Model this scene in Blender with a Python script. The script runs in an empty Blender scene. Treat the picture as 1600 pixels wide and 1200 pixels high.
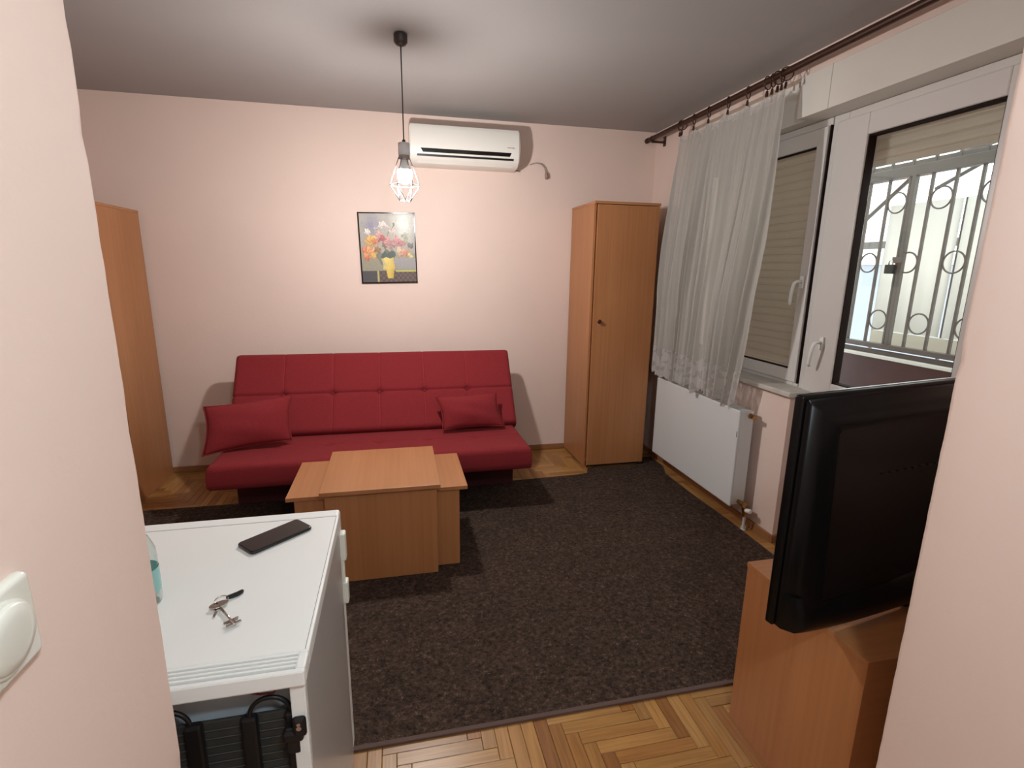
import bpy, bmesh, math, random
from mathutils import Vector, Matrix, Euler
random.seed(7)
PI = math.pi
sc = bpy.context.scene
COL = sc.collection

# ------------------------------------------------------------------ camera
F_PX, YAW, PITCH, ROLL, CAM_H = 807.76, .2209, -.2199, .0136, 1.5285
cy_, sy_ = math.cos(YAW), math.sin(YAW)
fwd, right, up = Vector((sy_, cy_, 0)), Vector((cy_, -sy_, 0)), Vector((0, 0, 1))
f2 = fwd*math.cos(PITCH) + up*math.sin(PITCH)
u2 = up*math.cos(PITCH) - fwd*math.sin(PITCH)
r3 = right*math.cos(ROLL) + u2*math.sin(ROLL)
u3 = u2*math.cos(ROLL) - right*math.sin(ROLL)
cd = bpy.data.cameras.new('camera'); cd.sensor_width = 36; cd.lens = F_PX/1600*36; cd.clip_start = .02
cam = bpy.data.objects.new('camera', cd); COL.objects.link(cam)
m = Matrix((r3, u3, -f2)).transposed().to_4x4(); m.translation = Vector((0, 0, CAM_H))
cam.matrix_world = m
sc.camera = cam

# ------------------------------------------------------------------ world, light, exposure
w = bpy.data.worlds.new('overcast sky'); sc.world = w; w.use_nodes = True
w.node_tree.nodes['Background'].inputs[0].default_value = (.90, .96, 1.0, 1)
w.node_tree.nodes['Background'].inputs[1].default_value = 3.0
BULB_STRENGTH = 1480
HALL_STRENGTH = 275
sc.view_settings.view_transform = 'Standard'
sc.view_settings.look = 'None'
sc.view_settings.gamma = 1
sc.view_settings.use_curve_mapping = False
sc.view_settings.exposure = -.02

# ------------------------------------------------------------------ materials
def srgb(r, g, b):
    f = lambda c: (c/12.92 if c <= .04045 else ((c+.055)/1.055)**2.4)
    return (f(r/255), f(g/255), f(b/255), 1)

def new_mat(name):
    mt = bpy.data.materials.new(name); mt.use_nodes = True
    nt = mt.node_tree; b = nt.nodes['Principled BSDF']
    return mt, nt, b

def mat(name, col, rough=.5, metal=0, vary=0, scale=8, bump=0, bscale=60, coat=0, stretch=None, spec=None):
    mt, nt, b = new_mat(name)
    b.inputs['Base Color'].default_value = col
    b.inputs['Roughness'].default_value = rough
    b.inputs['Metallic'].default_value = metal
    b.inputs['Coat Weight'].default_value = coat
    if spec is not None: b.inputs['Specular IOR Level'].default_value = spec
    tc = nt.nodes.new('ShaderNodeTexCoord')
    src = tc.outputs['Object']
    if stretch:
        mp = nt.nodes.new('ShaderNodeMapping'); mp.inputs['Scale'].default_value = stretch
        nt.links.new(src, mp.inputs['Vector']); src = mp.outputs['Vector']
    if vary:
        n = nt.nodes.new('ShaderNodeTexNoise'); n.inputs['Scale'].default_value = scale; n.inputs['Detail'].default_value = 5
        nt.links.new(src, n.inputs['Vector'])
        mx = nt.nodes.new('ShaderNodeMix'); mx.data_type = 'RGBA'
        mx.inputs['A'].default_value = tuple(max(0, c*(1-vary)) for c in col[:3])+(1,)
        mx.inputs['B'].default_value = tuple(min(1, c*(1+vary)) for c in col[:3])+(1,)
        rm = nt.nodes.new('ShaderNodeMapRange'); rm.inputs['From Min'].default_value = .3; rm.inputs['From Max'].default_value = .7
        nt.links.new(n.outputs['Fac'], rm.inputs['Value']); nt.links.new(rm.outputs['Result'], mx.inputs['Factor'])
        nt.links.new(mx.outputs['Result'], b.inputs['Base Color'])
    if bump:
        n2 = nt.nodes.new('ShaderNodeTexNoise'); n2.inputs['Scale'].default_value = bscale; n2.inputs['Detail'].default_value = 4
        nt.links.new(src, n2.inputs['Vector'])
        bp = nt.nodes.new('ShaderNodeBump'); bp.inputs['Strength'].default_value = bump; bp.inputs['Distance'].default_value = .01
        nt.links.new(n2.outputs['Fac'], bp.inputs['Height']); nt.links.new(bp.outputs['Normal'], b.inputs['Normal'])
    return mt

M = {}
M['wall'] = mat('peach wall paint', srgb(224, 201, 188), .8, vary=.03, scale=1.3, bump=.06, bscale=45)
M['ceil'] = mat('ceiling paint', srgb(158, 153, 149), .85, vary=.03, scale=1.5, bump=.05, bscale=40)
M['white'] = mat('white lacquered panel', srgb(232, 234, 230), .35, vary=.02, scale=3)
M['pvc'] = mat('white pvc frame', srgb(206, 203, 198), .35, vary=.02, scale=2)
M['pvcbox'] = mat('white shutter box', srgb(212, 207, 197), .5, vary=.03, scale=2)
M['sill'] = mat('grey white stone sill', srgb(190, 184, 174), .4, vary=.12, scale=14)
M['gasket'] = mat('dark rubber gasket', srgb(36, 24, 20), .7, spec=.1)
M['black'] = mat('black plastic', srgb(22, 22, 23), .35)
M['tvback'] = mat('black television shell', srgb(8, 8, 9), .30, bump=.02, bscale=300, spec=.22)
M['tvgloss'] = mat('glossy black bezel', srgb(8, 8, 9), .12)
M['screen'] = mat('dark screen', srgb(5, 5, 7), .08)
M['silver'] = mat('brushed silver', srgb(190, 190, 190), .28, metal=1)
M['steel'] = mat('polished steel', srgb(205, 200, 195), .2, metal=1)
M['brass'] = mat('brass fitting', srgb(170, 130, 80), .3, metal=1, vary=.2, scale=60)
M['bronze'] = mat('dark bronze rod', srgb(62, 36, 24), .4, metal=.4, vary=.2, scale=20)
M['red'] = mat('crimson woven upholstery', srgb(126, 23, 29), .9, vary=.10, scale=90, bump=.35, bscale=420)
M['redseam'] = mat('crimson seam thread', srgb(160, 48, 50), .9)
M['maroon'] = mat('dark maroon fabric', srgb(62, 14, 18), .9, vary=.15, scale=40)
def backlit(mt, col, f):
    nt = mt.node_tree; tr = nt.nodes.new('ShaderNodeBsdfTranslucent'); tr.inputs[0].default_value = col
    mx = nt.nodes.new('ShaderNodeMixShader'); mx.inputs[0].default_value = f
    nt.links.new(nt.nodes['Principled BSDF'].outputs[0], mx.inputs[1]); nt.links.new(tr.outputs[0], mx.inputs[2]); nt.links.new(mx.outputs[0], nt.nodes['Material Output'].inputs[0])
M['sheet'] = mat('white translucent sheet', srgb(240, 238, 232), .6, vary=.03, scale=1.2)
backlit(M['sheet'], srgb(244, 241, 235), .45)
M['iron'] = mat('grey painted iron', srgb(96, 90, 84), .5, vary=.1, scale=12)
M['paramaroon'] = mat('dark brown parapet cladding', srgb(70, 44, 42), .35, vary=.25, scale=3)
M['ledge'] = mat('white parapet ledge', srgb(232, 232, 226), .5)
M['shut'] = mat('grey green shutter slat', srgb(208, 196, 184), .5, vary=.05, scale=6)
backlit(M['shut'], srgb(214, 198, 184), .36)
M['fridgeside'] = mat('grey fridge side', srgb(176, 174, 170), .28, vary=.02, scale=3, bump=.02, bscale=300)
M['fridgeback'] = mat('grey back sheet', srgb(178, 188, 194), .35, vary=.15, scale=6)
M['condenser'] = mat('dark condenser mesh', srgb(52, 52, 48), .6, vary=.2, scale=30)
M['rubber'] = mat('black rubber', srgb(14, 14, 14), .5)
M['redwire'] = mat('red wire', srgb(150, 40, 40), .5)
M['slotdark'] = mat('mottled slot grey', srgb(120, 114, 106), .8, vary=.2, scale=60)  # mottled grey for vent floor, rim line, post holes and switch groove
M['rad'] = mat('radiator enamel', srgb(208, 209, 207), .3)
M['cementroof'] = mat('reddish roof eave', srgb(150, 110, 95), .8, vary=.1)
M['neighbour'] = mat('pale grey neighbour wall', srgb(170, 175, 186), .8, vary=.05, scale=.7)
M['concrete'] = mat('pale lamp holder', srgb(196, 192, 190), .7, vary=.05, scale=30)
M['cage'] = mat('grey lamp wire', srgb(150, 150, 152), .35, metal=.7)
M['rugedge'] = mat('rug binding', srgb(92, 72, 66), .9, vary=.1, scale=200)
M['slab'] = mat('cement screed', srgb(70, 45, 28), .9)
M['plate'] = mat('ivory switch plastic', srgb(222, 222, 210), .3)
M['ac'] = mat('white air conditioner plastic', srgb(226, 222, 212), .35)
M['print'] = mat('grey print', srgb(150, 140, 132), .6)
M['darkfoot'] = mat('dark glide', srgb(40, 34, 30), .6)

# laminate beech: fine vertical grain
def wood(name, base, dark, light, axis='z', rough=.38):
    mt, nt, b = new_mat(name)
    tc = nt.nodes.new('ShaderNodeTexCoord'); mp = nt.nodes.new('ShaderNodeMapping')
    sc_ = {'z': (60, 60, 1.2), 'x': (1.2, 60, 60), 'y': (60, 1.2, 60)}[axis]
    mp.inputs['Scale'].default_value = sc_
    n = nt.nodes.new('ShaderNodeTexNoise'); n.inputs['Scale'].default_value = 1; n.inputs['Detail'].default_value = 6
    n.inputs['Distortion'].default_value = .3
    mp2 = nt.nodes.new('ShaderNodeMapping'); mp2.inputs['Scale'].default_value = tuple(max(1, s/14) for s in sc_)
    n2 = nt.nodes.new('ShaderNodeTexNoise'); n2.inputs['Scale'].default_value = 1; n2.inputs['Detail'].default_value = 2
    cr = nt.nodes.new('ShaderNodeValToRGB')
    cr.color_ramp.elements[0].position = .32; cr.color_ramp.elements[0].color = dark
    cr.color_ramp.elements[1].position = .68; cr.color_ramp.elements[1].color = light
    e = cr.color_ramp.elements.new(.5); e.color = base
    ma = nt.nodes.new('ShaderNodeMath'); ma.operation = 'MULTIPLY_ADD'; ma.inputs[1].default_value = .5
    mb = nt.nodes.new('ShaderNodeMath'); mb.operation = 'MULTIPLY'; mb.inputs[1].default_value = .5
    L = nt.links.new
    L(tc.outputs['Object'], mp.inputs[0]); L(tc.outputs['Object'], mp2.inputs[0]); L(mp.outputs[0], n.inputs['Vector']); L(mp2.outputs[0], n2.inputs['Vector'])
    L(n2.outputs['Fac'], mb.inputs[0]); L(n.outputs['Fac'], ma.inputs[0]); L(mb.outputs[0], ma.inputs[2]); L(ma.outputs[0], cr.inputs[0])
    L(cr.outputs[0], b.inputs['Base Color']); b.inputs['Roughness'].default_value = rough
    return mt
WB, WD, WL = srgb(170, 114, 71), srgb(161, 105, 62), srgb(178, 122, 79)
M['woodz'] = wood('beech laminate upright', WB, WD, WL, 'z')
M['woody'] = wood('beech laminate top', WB, WD, WL, 'y')
M['woodx'] = wood('beech laminate crosswise', WB, WD, WL, 'x')
M['woodend'] = mat('beech edge band', srgb(176, 112, 62), .45)
M['baseb'] = wood('oak baseboard', srgb(150, 104, 66), srgb(128, 86, 52), srgb(166, 120, 80), 'y', .45)

# parquet: colour = object colour x vertex colour, grain along U
def parquet():
    mt, nt, b = new_mat('oak parquet'); L = nt.links.new; N = nt.nodes.new
    oi = N('ShaderNodeObjectInfo'); at = N('ShaderNodeAttribute'); at.attribute_name = 'tone'
    uv = N('ShaderNodeUVMap'); uv.uv_map = 'grain'
    add = N('ShaderNodeVectorMath'); add.operation = 'ADD'
    cmb = N('ShaderNodeCombineXYZ'); mr = N('ShaderNodeMath'); mr.operation = 'MULTIPLY'; mr.inputs[1].default_value = 40
    L(oi.outputs['Random'], mr.inputs[0]); L(mr.outputs[0], cmb.inputs[2]); L(uv.outputs[0], add.inputs[0]); L(cmb.outputs[0], add.inputs[1])
    mp = N('ShaderNodeMapping'); mp.inputs['Scale'].default_value = (5, 90, 1); L(add.outputs[0], mp.inputs[0])
    n = N('ShaderNodeTexNoise'); n.inputs['Scale'].default_value = 1; n.inputs['Detail'].default_value = 5; n.inputs['Distortion'].default_value = .6
    L(mp.outputs[0], n.inputs['Vector'])
    mx = N('ShaderNodeMix'); mx.data_type = 'RGBA'; mx.blend_type = 'MULTIPLY'; mx.inputs['Factor'].default_value = 1
    L(oi.outputs['Color'], mx.inputs['A']); L(at.outputs['Color'], mx.inputs['B'])
    cr = N('ShaderNodeValToRGB'); cr.color_ramp.elements[0].position = .3; cr.color_ramp.elements[0].color = (.72, .66, .6, 1)
    cr.color_ramp.elements[1].position = .65; cr.color_ramp.elements[1].color = (1.05, 1.04, 1.02, 1)
    L(n.outputs['Fac'], cr.inputs[0])
    m2 = N('ShaderNodeMix'); m2.data_type = 'RGBA'; m2.blend_type = 'MULTIPLY'; m2.inputs['Factor'].default_value = 1
    L(mx.outputs['Result'], m2.inputs['A']); L(cr.outputs[0], m2.inputs['B']); L(m2.outputs['Result'], b.inputs['Base Color'])
    b.inputs['Roughness'].default_value = .33
    return mt
M['parquet'] = parquet()

def rugmat():
    mt, nt, b = new_mat('dark brown tufted rug'); L = nt.links.new; N = nt.nodes.new
    tc = N('ShaderNodeTexCoord')
    n = N('ShaderNodeTexNoise'); n.inputs['Scale'].default_value = 62; n.inputs['Detail'].default_value = 6; n.inputs['Roughness'].default_value = .7
    n3 = N('ShaderNodeTexNoise'); n3.inputs['Scale'].default_value = 5; n3.inputs['Detail'].default_value = 2
    v = N('ShaderNodeTexVoronoi'); v.inputs['Scale'].default_value = 120; v.inputs['Randomness'].default_value = 1
    for x in (n, n3, v): L(tc.outputs['Object'], x.inputs['Vector'])
    cr = N('ShaderNodeValToRGB')
    els = cr.color_ramp.elements
    els[0].position = .36; els[0].color = srgb(46, 35, 29)
    els[1].position = .72; els[1].color = srgb(138, 118, 100)
    e = els.new(.5); e.color = srgb(74, 58, 49)
    e = els.new(.62); e.color = srgb(92, 75, 64)
    L(n.outputs['Fac'], cr.inputs[0])
    mx = N('ShaderNodeMix'); mx.data_type = 'RGBA'; mx.blend_type = 'MULTIPLY'; mx.inputs['Factor'].default_value = .35
    L(cr.outputs[0], mx.inputs['A']); L(n3.outputs['Fac'], mx.inputs['B'])
    L(mx.outputs['Result'], b.inputs['Base Color'])
    bp = N('ShaderNodeBump'); bp.inputs['Strength'].default_value = .8; bp.inputs['Distance'].default_value = .008
    L(v.outputs['Distance'], bp.inputs['Height']); L(bp.outputs[0], b.inputs['Normal'])
    b.inputs['Roughness'].default_value = .95; b.inputs['Specular IOR Level'].default_value = .15
    return mt
M['rug'] = rugmat()

def cloth(name, col, holes=False, transp=.12):
    mt, nt, b = new_mat(name); L = nt.links.new; N = nt.nodes.new
    out = nt.nodes['Material Output']
    b.inputs['Base Color'].default_value = col; b.inputs['Roughness'].default_value = .85
    tr = N('ShaderNodeBsdfTranslucent'); tr.inputs[0].default_value = col
    tp = N('ShaderNodeBsdfTransparent')
    m1 = N('ShaderNodeMixShader'); m1.inputs[0].default_value = .35
    m2 = N('ShaderNodeMixShader'); m2.inputs[0].default_value = transp
    L(b.outputs[0], m1.inputs[1]); L(tr.outputs[0], m1.inputs[2]); L(m1.outputs[0], m2.inputs[1]); L(tp.outputs[0], m2.inputs[2]); L(m2.outputs[0], out.inputs[0])
    if holes:
        tc = N('ShaderNodeTexCoord'); v = N('ShaderNodeTexNoise'); v.inputs['Scale'].default_value = 26; v.inputs['Detail'].default_value = 1
        L(tc.outputs['Object'], v.inputs['Vector'])
        r = N('ShaderNodeMapRange'); r.inputs['From Min'].default_value = .5; r.inputs['From Max'].default_value = .56; r.inputs['To Min'].default_value = .05; r.inputs['To Max'].default_value = .32
        L(v.outputs['Fac'], r.inputs['Value']); L(r.outputs[0], m2.inputs[0])
    return mt
M['curtain'] = cloth('sheer white curtain', srgb(192, 188, 180), transp=.16)
M['lace'] = cloth('white lace', srgb(200, 196, 190), True)

def glassmat(name, tint=(1, 1, 1, 1), rough=0):
    mt, nt, b = new_mat(name); L = nt.links.new; N = nt.nodes.new
    out = nt.nodes['Material Output']
    tp = N('ShaderNodeBsdfTransparent'); tp.inputs[0].default_value = tint
    gl = N('ShaderNodeBsdfGlossy'); gl.inputs['Roughness'].default_value = .03
    lw = N('ShaderNodeLayerWeight'); lw.inputs[0].default_value = .5
    pw = N('ShaderNodeMath'); pw.operation = 'POWER'; pw.inputs[1].default_value = 5; L(lw.outputs['Facing'], pw.inputs[0])
    fr = N('ShaderNodeMath'); fr.operation = 'MULTIPLY_ADD'; fr.inputs[1].default_value = .9; fr.inputs[2].default_value = .03; L(pw.outputs[0], fr.inputs[0])
    mx = N('ShaderNodeMixShader'); L(fr.outputs[0], mx.inputs[0]); L(tp.outputs[0], mx.inputs[1]); L(gl.outputs[0], mx.inputs[2]); L(mx.outputs[0], out.inputs[0])
    return mt
M['glass'] = glassmat('window glass', (.93, .95, .93, 1))
M['bottle'] = glassmat('clear bottle plastic', (.86, .92, .9, 1))
M['cyan'] = mat('turquoise label', srgb(140, 190, 186), .4)

def emit(name, col, s):
    mt, nt, b = new_mat(name); b.inputs['Base Color'].default_value = (.8, .8, .8, 1)
    b.inputs['Emission Color'].default_value = col; b.inputs['Emission Strength'].default_value = s
    return mt
M['bulb'] = emit('lit bulb', (1, .975, .975, 1), BULB_STRENGTH)
M['halllamp'] = emit('lit hall lamp', (.78, .92, 1, 1), HALL_STRENGTH)

# ------------------------------------------------------------------ mesh helpers
def box(bm, x0, x1, y0, y1, z0, z1, bev=0, seg=2):
    ret = bmesh.ops.create_cube(bm, size=1)
    vs = ret['verts']
    bmesh.ops.scale(bm, vec=(abs(x1-x0), abs(y1-y0), abs(z1-z0)), verts=vs)
    bmesh.ops.translate(bm, vec=((x0+x1)/2, (y0+y1)/2, (z0+z1)/2), verts=vs)
    if bev:
        es = {e for v in vs for e in v.link_edges}
        bmesh.ops.bevel(bm, geom=list(es), offset=bev, segments=seg, affect='EDGES', profile=.5)
    return bm

def lathe(bm, prof, cx=0, cy=0, n=24, axis='z', cap=True):
    rings = []
    for r, h in prof:
        ring = []
        for i in range(n):
            a = 2*PI*i/n
            p = (r*math.cos(a), r*math.sin(a), h)
            if axis == 'x': p = (h, p[0], p[1])
            if axis == 'y': p = (p[0], h, p[1])
            ring.append(bm.verts.new((p[0]+cx, p[1]+cy, p[2])))
        rings.append(ring)
    for a, b in zip(rings, rings[1:]):
        for i in range(n):
            bm.faces.new((a[i], a[(i+1) % n], b[(i+1) % n], b[i]))
    if cap:
        bm.faces.new(rings[0][::-1]); bm.faces.new(rings[-1])
    return bm

def tube(bm, pts, r, n=8, closed=False):
    pts = [Vector(p) for p in pts]
    rings = []; N_ = len(pts)
    prev = None
    for i, p in enumerate(pts):
        if closed: t = (pts[(i+1) % N_]-pts[i-1])
        else: t = pts[min(i+1, N_-1)]-pts[max(i-1, 0)]
        t.normalize()
        a = prev if prev is not None else (Vector((0, 0, 1)) if abs(t.z) < .9 else Vector((1, 0, 0)))
        u = (a - t*a.dot(t)); u.normalize(); v = t.cross(u); prev = u
        rr = r[i] if isinstance(r, (list, tuple)) else r
        rings.append([bm.verts.new(p+u*rr*math.cos(2*PI*k/n)+v*rr*math.sin(2*PI*k/n)) for k in range(n)])
    prs = list(zip(rings, rings[1:]))
    if closed: prs.append((rings[-1], rings[0]))
    for a, b in prs:
        for k in range(n): bm.faces.new((a[k], a[(k+1) % n], b[(k+1) % n], b[k]))
    if not closed:
        bm.faces.new(rings[0][::-1]); bm.faces.new(rings[-1])
    return bm

def prism(bm, pts, vec):
    vec = Vector(vec)
    a = [bm.verts.new(p) for p in pts]; b = [bm.verts.new(Vector(p)+vec) for p in pts]
    n = len(pts)
    bm.faces.new(a[::-1]); bm.faces.new(b)
    for i in range(n): bm.faces.new((a[i], a[(i+1) % n], b[(i+1) % n], b[i]))
    return bm

def sphere(bm, c, r, sx=1, sy=1, sz=1, u=16, v=10):
    ret = bmesh.ops.create_uvsphere(bm, u_segments=u, v_segments=v, radius=r)
    for q in ret['verts']: q.co = Vector((q.co.x*sx+c[0], q.co.y*sy+c[1], q.co.z*sz+c[2]))
    return bm

def rrect(bm, hx, hy, r, levels, n=6):
    """rounded rectangle plate; levels = (inset, z)"""
    rings = []
    for ins, z in levels:
        rr = max(r-ins, .0005); ring = []
        for cx_, cy2, a0 in ((hx-r, hy-r, 0), (-hx+r, hy-r, 90), (-hx+r, -hy+r, 180), (hx-r, -hy+r, 270)):
            for k in range(n+1):
                a_ = math.radians(a0+90*k/n); ring.append(bm.verts.new((cx_+rr*math.cos(a_), cy2+rr*math.sin(a_), z)))
        rings.append(ring)
    for p, q in zip(rings, rings[1:]):
        m_ = len(p)
        for k in range(m_): bm.faces.new((p[k], p[(k+1) % m_], q[(k+1) % m_], q[k]))
    bm.faces.new(rings[0][::-1]); bm.faces.new(rings[-1])
    return bm
def obj(name, bm, material, parent=None, smooth=False, angle=None):
    bmesh.ops.recalc_face_normals(bm, faces=bm.faces)
    me = bpy.data.meshes.new(name); bm.to_mesh(me); bm.free()
    if material is not None: me.materials.append(material)
    if smooth:
        for p in me.polygons: p.use_smooth = True
        if angle is not None:
            try: me.set_sharp_from_angle(angle=math.radians(angle))
            except Exception: pass
    o = bpy.data.objects.new(name, me); COL.objects.link(o)
    if parent is not None: o.parent = parent
    return o
B = bmesh.new

def thing(name, label, cat, loc=(0, 0, 0), rot=(0, 0, 0), group=None):
    o = bpy.data.objects.new(name, None); COL.objects.link(o)
    o.empty_display_size = .1
    o.location = loc; o.rotation_euler = rot; o['label'] = label; o['category'] = cat
    if group: o['group'] = group
    return o
def tag(o, label, cat, group=None):
    o['label'] = label; o['category'] = cat
    if group: o['group'] = group
    return o
def struct(name, bm, material, parent=None, smooth=False):
    o = obj(name, bm, material, parent, smooth)
    if parent is None: o['kind'] = 'structure'
    return o
def struct_empty(name, loc=(0, 0, 0)):
    o = bpy.data.objects.new(name, None); COL.objects.link(o); o.location = loc; o['kind'] = 'structure'
    return o

# ------------------------------------------------------------------ room dimensions
H = 2.6; D = 4.109; XR = 2.079; XL = -2.18
YO = .72                      # inner side of the wall with the opening
JL, JR = -.3325, .978         # hall walls
WT = 2.46                     # outer side of the right wall
XF = 2.20                     # plane of window and door frames
YC = 2.335                    # end of the parapet, start of the balcony door
YW = 3.62                     # far end of the window
DY0 = 1.50                    # near end of the door opening

# ---- floor slab with parquet planks
floor = struct('floor', box(B(), XL-.1, WT, -1.7, D+.1, -.12, -.012), M['slab'])
PW, PN = .046, 6
PL = PW*PN
tones = [srgb(200, 148, 84), srgb(190, 138, 76), srgb(208, 158, 94), srgb(182, 128, 68), srgb(196, 146, 82), srgb(172, 116, 62), srgb(204, 152, 90), srgb(188, 140, 82)]
def plank_mesh():
    bm = B(); uvl = bm.loops.layers.uv.new('grain'); cl = bm.loops.layers.float_color.new('tone')
    g = .0006; c = .0016
    lo = [(g, g), (PL-g, g), (PL-g, PW-g), (g, PW-g)]
    hi = [(g+c, g+c), (PL-g-c, g+c), (PL-g-c, PW-g-c), (g+c, PW-g-c)]
    a = [bm.verts.new((x, y, -.012)) for x, y in lo]; b = [bm.verts.new((x, y, -.0014)) for x, y in lo]; t = [bm.verts.new((x, y, 0)) for x, y in hi]
    bm.faces.new(t)
    for p, q in ((a, b), (b, t)):
        for i in range(4): bm.faces.new((p[i], p[(i+1) % 4], q[(i+1) % 4], q[i]))
    for f in bm.faces:
        for l in f.loops: l[uvl].uv = (l.vert.co.x, l.vert.co.y); l[cl] = (1, 1, 1, 1)
    bmesh.ops.recalc_face_normals(bm, faces=bm.faces)
    me = bpy.data.meshes.new('plank'); bm.to_mesh(me); bm.free(); me.materials.append(M['parquet']); return me
plank_me = plank_mesh()
def in_detail(x, y):
    if -.22 < x < 1.42 and .93 < y < 1.50: return True
    if -1.75 < x < -1.0 and 3.38 < y < D: return True
    if .72 < x < 1.50 and 3.38 < y < D: return True
    return False
planks = []
for q in range(-9, 10):
    for k in range(-110, 111):
        # shift (1,1)*k + (n,-n)*q, mirrored in x
        ox, oy = k+PN*q, k-PN*q
        planks.append((ox, oy, 0)); planks.append((ox, oy+1, 1))
detail, rest = [], []
OX, OY = .827-2*PW*1.0, 1.41
for ox, oy, v in planks:
    # unmirrored rectangle
    if v == 0: x0, x1, y0, y1 = ox, ox+PN, oy, oy+1
    else: x0, x1, y0, y1 = ox, ox+1, oy, oy+PN
    X0, X1 = OX-x1*PW, OX-x0*PW; Y0, Y1 = OY+y0*PW, OY+y1*PW
    if X1 < XL or X0 > WT or Y1 < -.2 or Y0 > D: continue
    X1c, Y1c = min(X1, WT-.01), min(Y1, D); X0c = max(X0, XL); 
    cx, cyy = (X0+X1)/2, (Y0+Y1)/2
    (detail if in_detail(cx, cyy) and Y1 < D+.03 else rest).append((X0, X1, Y0, Y1, v))
for X0, X1, Y0, Y1, v in detail:
    o = bpy.data.objects.new('plank', plank_me); COL.objects.link(o); o.parent = floor
    if v == 0: o.location = (X0, Y0, 0)
    else: o.location = (X1, Y0, 0); o.rotation_euler = (0, 0, PI/2)
    t = random.choice(tones); k = random.uniform(.62, .80); o.color = (t[0]*k, t[1]*k, t[2]*k, 1)
bm = B(); uvl = bm.loops.layers.uv.new('grain'); cl = bm.loops.layers.float_color.new('tone')
for X0, X1, Y0, Y1, v in rest:
    X0, X1, Y0, Y1 = max(X0, XL), min(X1, WT-.02), Y0, min(Y1, D)
    if X1-X0 < .004 or Y1-Y0 < .004: continue
    g = .0007
    t = random.choice(tones); k = random.uniform(.62, .80); c = (t[0]*k, t[1]*k, t[2]*k, 1); off = random.uniform(0, 50)
    lo = [(X0+g, Y0+g), (X1-g, Y0+g), (X1-g, Y1-g), (X0+g, Y1-g)]
    a = [bm.verts.new((x, y, -.008)) for x, y in lo]; b = [bm.verts.new((x, y, 0)) for x, y in lo]
    fs = [bm.faces.new(b)]+[bm.faces.new((a[i], a[(i+1) % 4], b[(i+1) % 4], b[i])) for i in range(4)]
    for f in fs:
        for l in f.loops:
            l[uvl].uv = (l.vert.co.x+off, l.vert.co.y) if v == 0 else (l.vert.co.y+off, l.vert.co.x); l[cl] = c
po = obj('parquet', bm, M['parquet'], floor); po['kind'] = 'stuff'; po.color = (1, 1, 1, 1)

# ---- ceiling and walls
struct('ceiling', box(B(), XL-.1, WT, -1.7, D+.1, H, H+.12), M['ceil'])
struct('wall_back', box(B(), XL-.1, WT, D, D+.12, -.02, H), M['wall'])
struct('wall_left', box(B(), XL-.12, XL, -.02, D, -.02, H), M['wall'])
# right wall: parapet under the window, pier beyond the window, lintel strip, pier before the door
wr = struct('wall_right', box(B(), XR, WT, YC, D, -.02, .872), M['wall'])
struct('window_pier', box(B(), XR, WT, YW, D, .872, H), M['wall'], wr)
struct('lintel', box(B(), XR, WT, DY0, YW, 2.505, H), M['wall'], wr)
struct('door_pier', box(B(), XR, WT, YO, DY0, -.02, H), M['wall'], wr)

def jamb_wall(x_face, x_far, y0, y1, amp, seed):
    """hall wall whose exposed vertical edge is slightly worn: rounded, with small chips"""
    rnd = random.Random(seed); bm = B()
    s = 1 if x_face > x_far else -1
    nz = 90; rows = []
    for i in range(nz+1):
        z = -.02 + (H+.02)*i/nz
        j = rnd.gauss(0, amp); j2 = rnd.gauss(0, amp)
        r = .006+abs(rnd.gauss(0, amp))
        if rnd.random() < .05: r += .004
        pts = [(x_face, y0), (x_face, y1-.06), (x_face+s*j*.3, y1-r*1.8), (x_face-s*(r*.35+abs(j)), y1-r*.5), (x_face-s*r*1.3, y1+j2*.3), (x_face-s*.06, y1), (x_far, y1), (x_far, y0)]
        rows.append([bm.verts.new((x, y, z)) for x, y in pts])
    n = len(rows[0])
    for a, b in zip(rows, rows[1:]):
        for k in range(n): bm.faces.new((a[k], a[(k+1) % n], b[(k+1) % n], b[k]))
    bm.faces.new(rows[0][::-1]); bm.faces.new(rows[-1])
    return bm
struct('wall_hall_left', jamb_wall(JL, JL-.13, -1.6, YO, .0005, 3), M['wall'], smooth=True)
struct('wall_hall_right', jamb_wall(JR, JR+.13, -1.6, YO, .0005, 5), M['wall'], smooth=True)
struct('wall_front_left', box(B(), XL, JL-.13, YO-.12, YO, -.02, H), M['wall'])
struct('wall_front_right', box(B(), JR+.13, WT, YO-.12, YO, -.02, H), M['wall'])
struct('wall_hall_back', box(B(), JL-.13, JR+.13, -1.72, -1.6, -.02, H), M['wall'])

# baseboards
struct('baseboard_back', box(B(), XL, XR, D-.014, D, 0, .042, .003), wood('oak baseboard along back', srgb(150, 104, 66), srgb(128, 86, 52), srgb(166, 120, 80), 'x', .45))
struct('baseboard_right', box(B(), XR-.014, XR, YC-.0, D-.014, 0, .045, .003), M['baseb'])
struct('baseboard_left', box(B(), XL, XL+.014, YO, D-.014, 0, .042, .003), M['baseb'])
struct('baseboard_reveal', box(B(), XR-.014, XF-.03, YC-.014, YC, 0, .045, .003), M['baseb'])

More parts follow.
